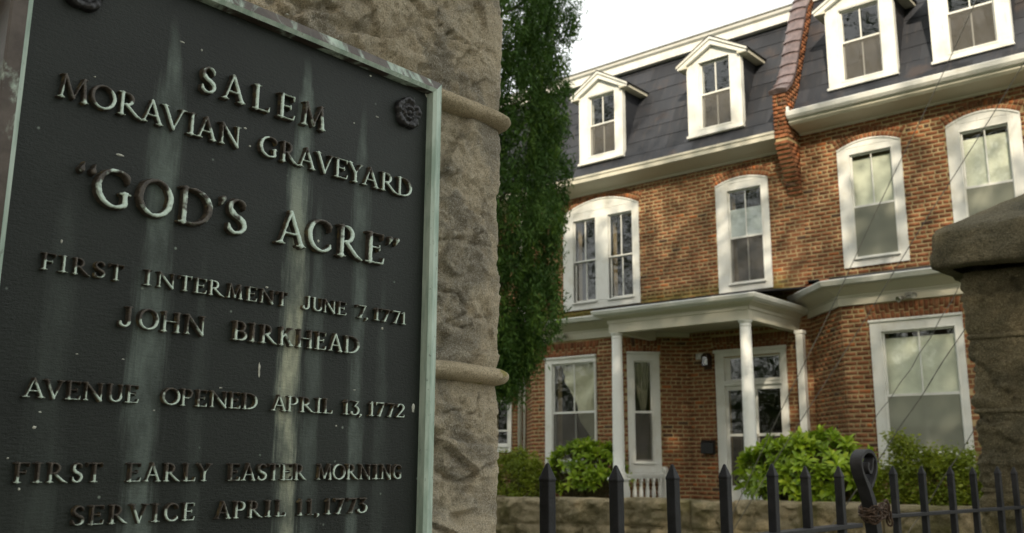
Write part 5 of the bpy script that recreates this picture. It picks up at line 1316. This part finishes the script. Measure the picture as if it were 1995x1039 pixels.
# ------------------------------------------------------------------ plants
def leaf_shape(L, w):
    """folded pointed leaf along +Y, slightly arched"""
    vs = []; 
    for (y, ww, z) in ((0, 0.08, 0), (0.3, 0.85, 0.05), (0.6, 1.0, 0.05), (0.85, 0.5, 0.0), (1.0, 0.02, -0.08)):
        vs += [(-w*ww, y*L, (z+0.06*ww)*L), (0, y*L, z*L), (w*ww, y*L, (z+0.06*ww)*L)]
    fs = []
    for r_ in range(4):
        for k in range(2): fs.append((r_*3+k, r_*3+k+1, r_*3+4+k, r_*3+3+k))
    return vs, fs
def rhodo(name, label, cx, cy, z0, rx, ry, rz, nw, seed, group, parts=260, scale=1.0, tops=()):
    root = tag(empty(name, (cx, cy, -0.74)), label, 'shrub', group); rs = random.Random(seed)
    stems = MB(); stuff = []; cand = []; LV, LF = leaf_shape(0.155*scale, 0.026*scale)
    camv = Vector((0, 0, 0))
    for w in range(nw):
        while True:
            d = Vector((rs.gauss(0, 1), rs.gauss(0, 1), rs.gauss(0.35, 1))).normalized()
            if d.z > -0.5: break
        k = rs.uniform(0.62, 1.0)**0.5
        lump = 0.86+0.20*noise.noise(d*2.3+Vector((seed, 0, 0)))
        c = Vector((d.x*rx*k*lump, d.y*ry*k*lump, d.z*rz*k*lump+z0+0.74)); 
        if c.z < 0.1: continue
        ax = (d+Vector((0, 0, 0.7))+Vector((rs.gauss(0,.25), rs.gauss(0,.25), rs.gauss(0,.25)))).normalized()
        stems.tube([Vector((d.x*rx*0.2, d.y*ry*0.2, 0.0)), c-ax*0.12, c], [0.012, 0.005, 0.004], 5)
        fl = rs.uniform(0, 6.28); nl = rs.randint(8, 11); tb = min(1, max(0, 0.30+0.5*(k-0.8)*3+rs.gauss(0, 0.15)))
        q0 = ax.to_track_quat('Z', 'Y').to_matrix().to_4x4()
        for l_ in range(nl):
            el = R(rs.uniform(-18, 40) if l_ > 2 else rs.uniform(35, 65))
            Mx = Matrix.Translation(c) @ q0 @ Matrix.Rotation(fl+2.4*l_, 4, 'Z') @ Matrix.Rotation(el, 4, 'X') @ Matrix.Scale(rs.uniform(0.65, 1.1), 4)
            vis = -(c.y)*1.0+c.z*0.4+c.x*0.5
            cand.append((vis, Mx, min(1, max(0, tb+rs.gauss(0, .12)))))
    cand.sort(key=lambda t: -t[0])
    meshes = []
    for t in (0.25, 0.45, 0.65, 0.85):
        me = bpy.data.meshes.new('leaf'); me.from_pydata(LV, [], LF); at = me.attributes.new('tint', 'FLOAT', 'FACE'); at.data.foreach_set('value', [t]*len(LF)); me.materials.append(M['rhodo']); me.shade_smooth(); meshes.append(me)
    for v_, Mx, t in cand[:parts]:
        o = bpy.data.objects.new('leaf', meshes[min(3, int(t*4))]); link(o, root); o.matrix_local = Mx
    V = []; Fc = []; tt = []; LVv = [Vector(v) for v in LV]
    for v_, Mx, t in cand[parts:]:
        n = len(V); V += [tuple(Mx @ v) for v in LVv]; Fc += [tuple(i+n for i in f) for f in LF]; tt += [t]*len(LF)
    if V: o = np_obj('foliage', V, Fc, M['rhodo'], root, smooth=True, tint=tt); o['kind'] = 'stuff'
    stems.build('stems', M['stem'], root)
    return root
def leaf_cloud(name, mat, root, centres, size, per, spread, seed, flat=0.5, droop=0.0, tintf=None, tall=1.0, slim=0.42):
    """clumps of small rhombic leaves round given centres"""
    rs = np.random.RandomState(seed); C_ = np.repeat(np.asarray(centres, float), per, 0); n = len(C_)
    off = rs.normal(0, 1, (n, 3))*spread*np.array([1, 1, tall]); Pc = C_+off
    d = rs.normal(0, 1, (n, 3)); d[:, 2] = d[:, 2]*flat+droop; d /= np.linalg.norm(d, axis=1)[:, None]
    s_ = np.cross(d, rs.normal(0, 1, (n, 3))); s_ /= np.linalg.norm(s_, axis=1)[:, None]
    L = size*(0.6+0.8*rs.rand(n))[:, None]; W = L*slim
    V = np.stack([Pc-d*L*0.5, Pc+s_*W*0.5, Pc+d*L*0.5, Pc-s_*W*0.5], 1).reshape(-1, 3)
    Fc = np.arange(n*4).reshape(n, 4)
    ct = np.repeat(rs.rand(len(centres)), per); t = np.clip(ct*0.6+rs.rand(n)*0.4, 0, 1) if tintf is None else tintf(Pc, ct, rs)
    return np_obj(name, V, Fc, mat, root, tint=t)
rh1 = rhodo('rhododendron', 'broad-leaved shrub under the swagged bay window, left of the porch column', -10.55, 14.30, -0.20, 1.02, 0.50, 0.72, 220, 3, 'bright green broad-leaved shrubs')
rh2 = rhodo('rhododendron', 'largest bright broad-leaved shrub, between the porch column and the iron scroll', -5.80, 13.25, -0.16, 1.20, 0.70, 0.70, 330, 8, 'bright green broad-leaved shrubs', parts=290, scale=1.15)
def small_bush(name, label, cx, cy, z0, rx, ry, rz, n, seed, mat, size=0.035, per=60, spread=0.06, spikes=()):
    root = tag(empty(name, (cx, cy, -0.74)), label, 'shrub'); rs = random.Random(seed); cs = []; st_ = MB()
    for i in range(n):
        d = Vector((rs.gauss(0,1), rs.gauss(0,1), abs(rs.gauss(0,1))*1.1-0.25)).normalized(); k = rs.uniform(0.55, 1)**0.5; lump = 0.8+0.35*noise.noise(d*2.6+Vector((seed,1,0)))
        c = Vector((d.x*rx*k*lump, d.y*ry*k*lump, max(0.05, d.z*rz*k*lump+z0+0.74))); cs.append(c)
        if i % 3 == 0: st_.tube([Vector((0,0,0.0)), c*0.5+Vector((0,0,.03)), c], [0.012,0.006,0.003], 4)
    for (sx_, sz_, hh) in spikes:
        for k in range(int(hh/0.05)): cs.append(Vector((sx_+rs.gauss(0,.05), -0.2+rs.gauss(0,.06), sz_+0.74+k*0.05)))
    leaf_cloud('foliage', mat, root, cs, size, per, spread, seed)['kind'] = 'stuff'
    st_.build('stems', M['stem'], root); return root
small_bush('boxwood', 'fine-leaved yellow-green bush below the big bay window, right of the iron scroll', -4.05, 13.0, -0.45, 0.92, 0.5, 0.82, 230, 21, M['box'], size=0.055, per=60, spikes=((-0.38,0.15,0.35),(-0.25,0.0,0.4),(0.25,0.0,0.3),(0.45,0.05,0.15)))
small_bush('juniper', 'dark feathery bush at the left edge of the garden, beside the stone gatepost', -11.75, 13.75, -0.55, 1.05, 0.5, 0.95, 230, 22, M['box'], size=0.055, per=60)
# tall cypress between gatepost and house
def tree_trunk(root, h, r0, seed, limbs, mat, cr, z0):
    m = MB(); rs = random.Random(seed)
    m.tube([(0.03*math.sin(k*1.3), 0.03*math.cos(k*1.1), h*k/8) for k in range(9)], [r0*(1-0.85*k/8)+0.01 for k in range(9)], 10); m.build('trunk', mat, root, smooth=True)
    for i in range(limbs):
        m = MB()
        z = z0+(h-z0)*rs.random()*0.95; t = rs.uniform(0, 6.28); L = cr*(0.75 if z < h*.75 else .45)*rs.uniform(.7, 1)
        m.tube([(0,0,z), (L*.5*math.cos(t), L*.5*math.sin(t), z+L*.25), (L*math.cos(t), L*math.sin(t), z+L*.55)], [r0*.28, r0*.16, 0.01], 6)
        m.build('limb', mat, root, smooth=True)
cy = tag(empty('cypress_tree', (-8.30, 9.0, -1.6)), 'tall dense dark green cypress between the near gatepost and the brick house', 'tree')
tree_trunk(cy, 10.5, 0.16, 4, 40, M['bark'], 1.0, 2.6)
rs = random.Random(44); cs = []; tz = []
edge_pts = [(1.0, 0.62), (1.26, 0.92), (1.75, 1.13), (2.25, 1.22), (2.95, 1.36), (3.3, 1.40), (3.61, 1.34), (4.25, 1.50), (4.7, 1.40), (5.18, 1.36), (5.83, 1.56), (6.5, 1.5), (7.5, 1.3), (8.6, 0.7), (9.3, 0.1)]
ep = np.array(edge_pts)
for i in range(5200):
    z = rs.uniform(0.85, 9.2); rmax = float(np.interp(z, ep[:, 0], ep[:, 1]))*0.935; t = rs.uniform(0, 6.283)
    lump = 0.86+0.26*noise.noise(Vector((math.cos(t)*1.8, math.sin(t)*1.8, z*1.3)))+0.10*noise.noise(Vector((math.cos(t)*5, math.sin(t)*5, z*4)))
    k = rs.uniform(0.35, 1.0)**0.5
    c = Vector((math.cos(t)*rmax*k*lump, math.sin(t)*rmax*k*lump, z+1.6)); cs.append(c)
    if rs.random() < 0.05: cs.append(c+Vector((math.cos(t)*.10, math.sin(t)*.10, 0.12)))
def ctint(Pc, ct, rs): return np.clip(0.15+ct*0.55+rs.rand(len(ct))*0.3, 0, 1)
leaf_cloud('crown', M['cypress'], cy, cs, 0.075, 40, 0.040, 5, flat=1.0, droop=1.3, tintf=ctint, tall=2.4, slim=0.24)['kind'] = 'stuff'

# ------------------------------------------------------------------ thin slanting wires in front of the houses
for i, (a_, b_, r_) in enumerate((((-2.984,11,4.435), (-5.808,11,-0.499), .0048), ((-2.133,11,4.351), (-5.632,11,-0.469), .0048), ((-2.973,11,1.941), (-3.989,11,0.556), .0042), ((-2.976,11,1.473), (-4.353,11,-0.338), .0055), ((-2.98,11,0.403), (-3.755,11,-0.713), .0045))):
    A, B_ = Vector(a_), Vector(b_); d = (A-B_).normalized()
    hi = A+d*(6.0 if i < 2 else 1.2 if i != 2 else 0.0); lo = B_-d*(0.9 if i not in (2,) else 0.1)
    if i == 3: hi = A+d*0.5
    pts = [lo.lerp(hi, k/30)+Vector((0, 0.02*math.sin(k*.9+i), -0.06*math.sin(math.pi*k/30))) for k in range(31)]
    m = MB(); m.tube(pts, r_, 6); o = m.build('guy_wire', M['wire'], None)
    tag(o, ['longest thin wire slanting past the middle sash window of the right house', 'long thin wire slanting down across the corner upper window to the porch', 'short thin wire crossing the left side of the large bay window',
            'thin wire crossing the middle of the large bay window down to the shrub', 'lowest thin wire, running behind the right gate leaf pickets'][i], 'wire', 'thin slanting wires')

# ------------------------------------------------------------------ street trees behind and beside the camera (they shade the front and show in the panes)
def street_tree(x, y, h, cr, n, seed, label, zc=None, size=0.26, flatz=0.75):
    root = tag(empty('street_tree', (x, y, -1.6)), label, 'tree', 'leafy street trees across the road')
    tree_trunk(root, h*0.8, 0.28, seed, 14, M['bark'], cr, h*0.4)
    rs = random.Random(seed); cs = []; zc = zc or h*0.72
    for i in range(n):
        d = Vector((rs.gauss(0,1), rs.gauss(0,1), rs.gauss(0,1))).normalized(); k = rs.random()**0.45; lump = 0.8+0.4*noise.noise(d*2+Vector((seed,0,0)))
        cs.append((d.x*cr*k*lump, d.y*cr*k*lump, zc+d.z*cr*flatz*k*lump))
    leaf_cloud('crown', M['shade'], root, cs, size, 26, 0.34, seed, flat=1.0)['kind'] = 'stuff'
    return root
ST = [  # x, y, height, crown radius, clumps
 (-4.5, -5.0, 24, 6.5, 800), (2.0, -6.5, 25, 7.0, 900), (9.5, -7.0, 24, 7.0, 620), (-0.5, -12, 19, 6.0, 460), (7.0, -13, 15, 6.0, 420), (13.5, -16, 14, 6.0, 380), (3.0, -19, 14, 6.5, 380),
 (-12.0, -11, 28, 7.5, 330), (-18.5, -12.5, 28, 7.5, 300), (-26.0, -9.0, 28, 7.5, 300), (-34.0, -4.0, 26, 7.5, 280), (-43.0, 3.0, 24, 7.5, 260), (-17, -22, 24, 8, 260), (-30, -18, 24, 8, 260)]
for i, (x, y, h, cr_, n) in enumerate(ST):
    street_tree(x, y, h, cr_, n, 60+i, 'leafy street tree across the road, outside the picture, seen only in the window panes', zc=(h*0.62 if h > 17 else None), flatz=1.15 if h > 17 else 0.75)
for i, (x, y) in enumerate(((-14, -17), (-22, -15.5), (-29.5, -12), (-37, -7), (-45, -2), (-9, -18.5), (-50, 6), (15, 3), (22, -3), (30, -9))):
    street_tree(x, y, 9, 5.4, 380, 90+i, 'low bushy tree across the road, outside the picture, seen only in lower panes', zc=4.6, flatz=0.9)
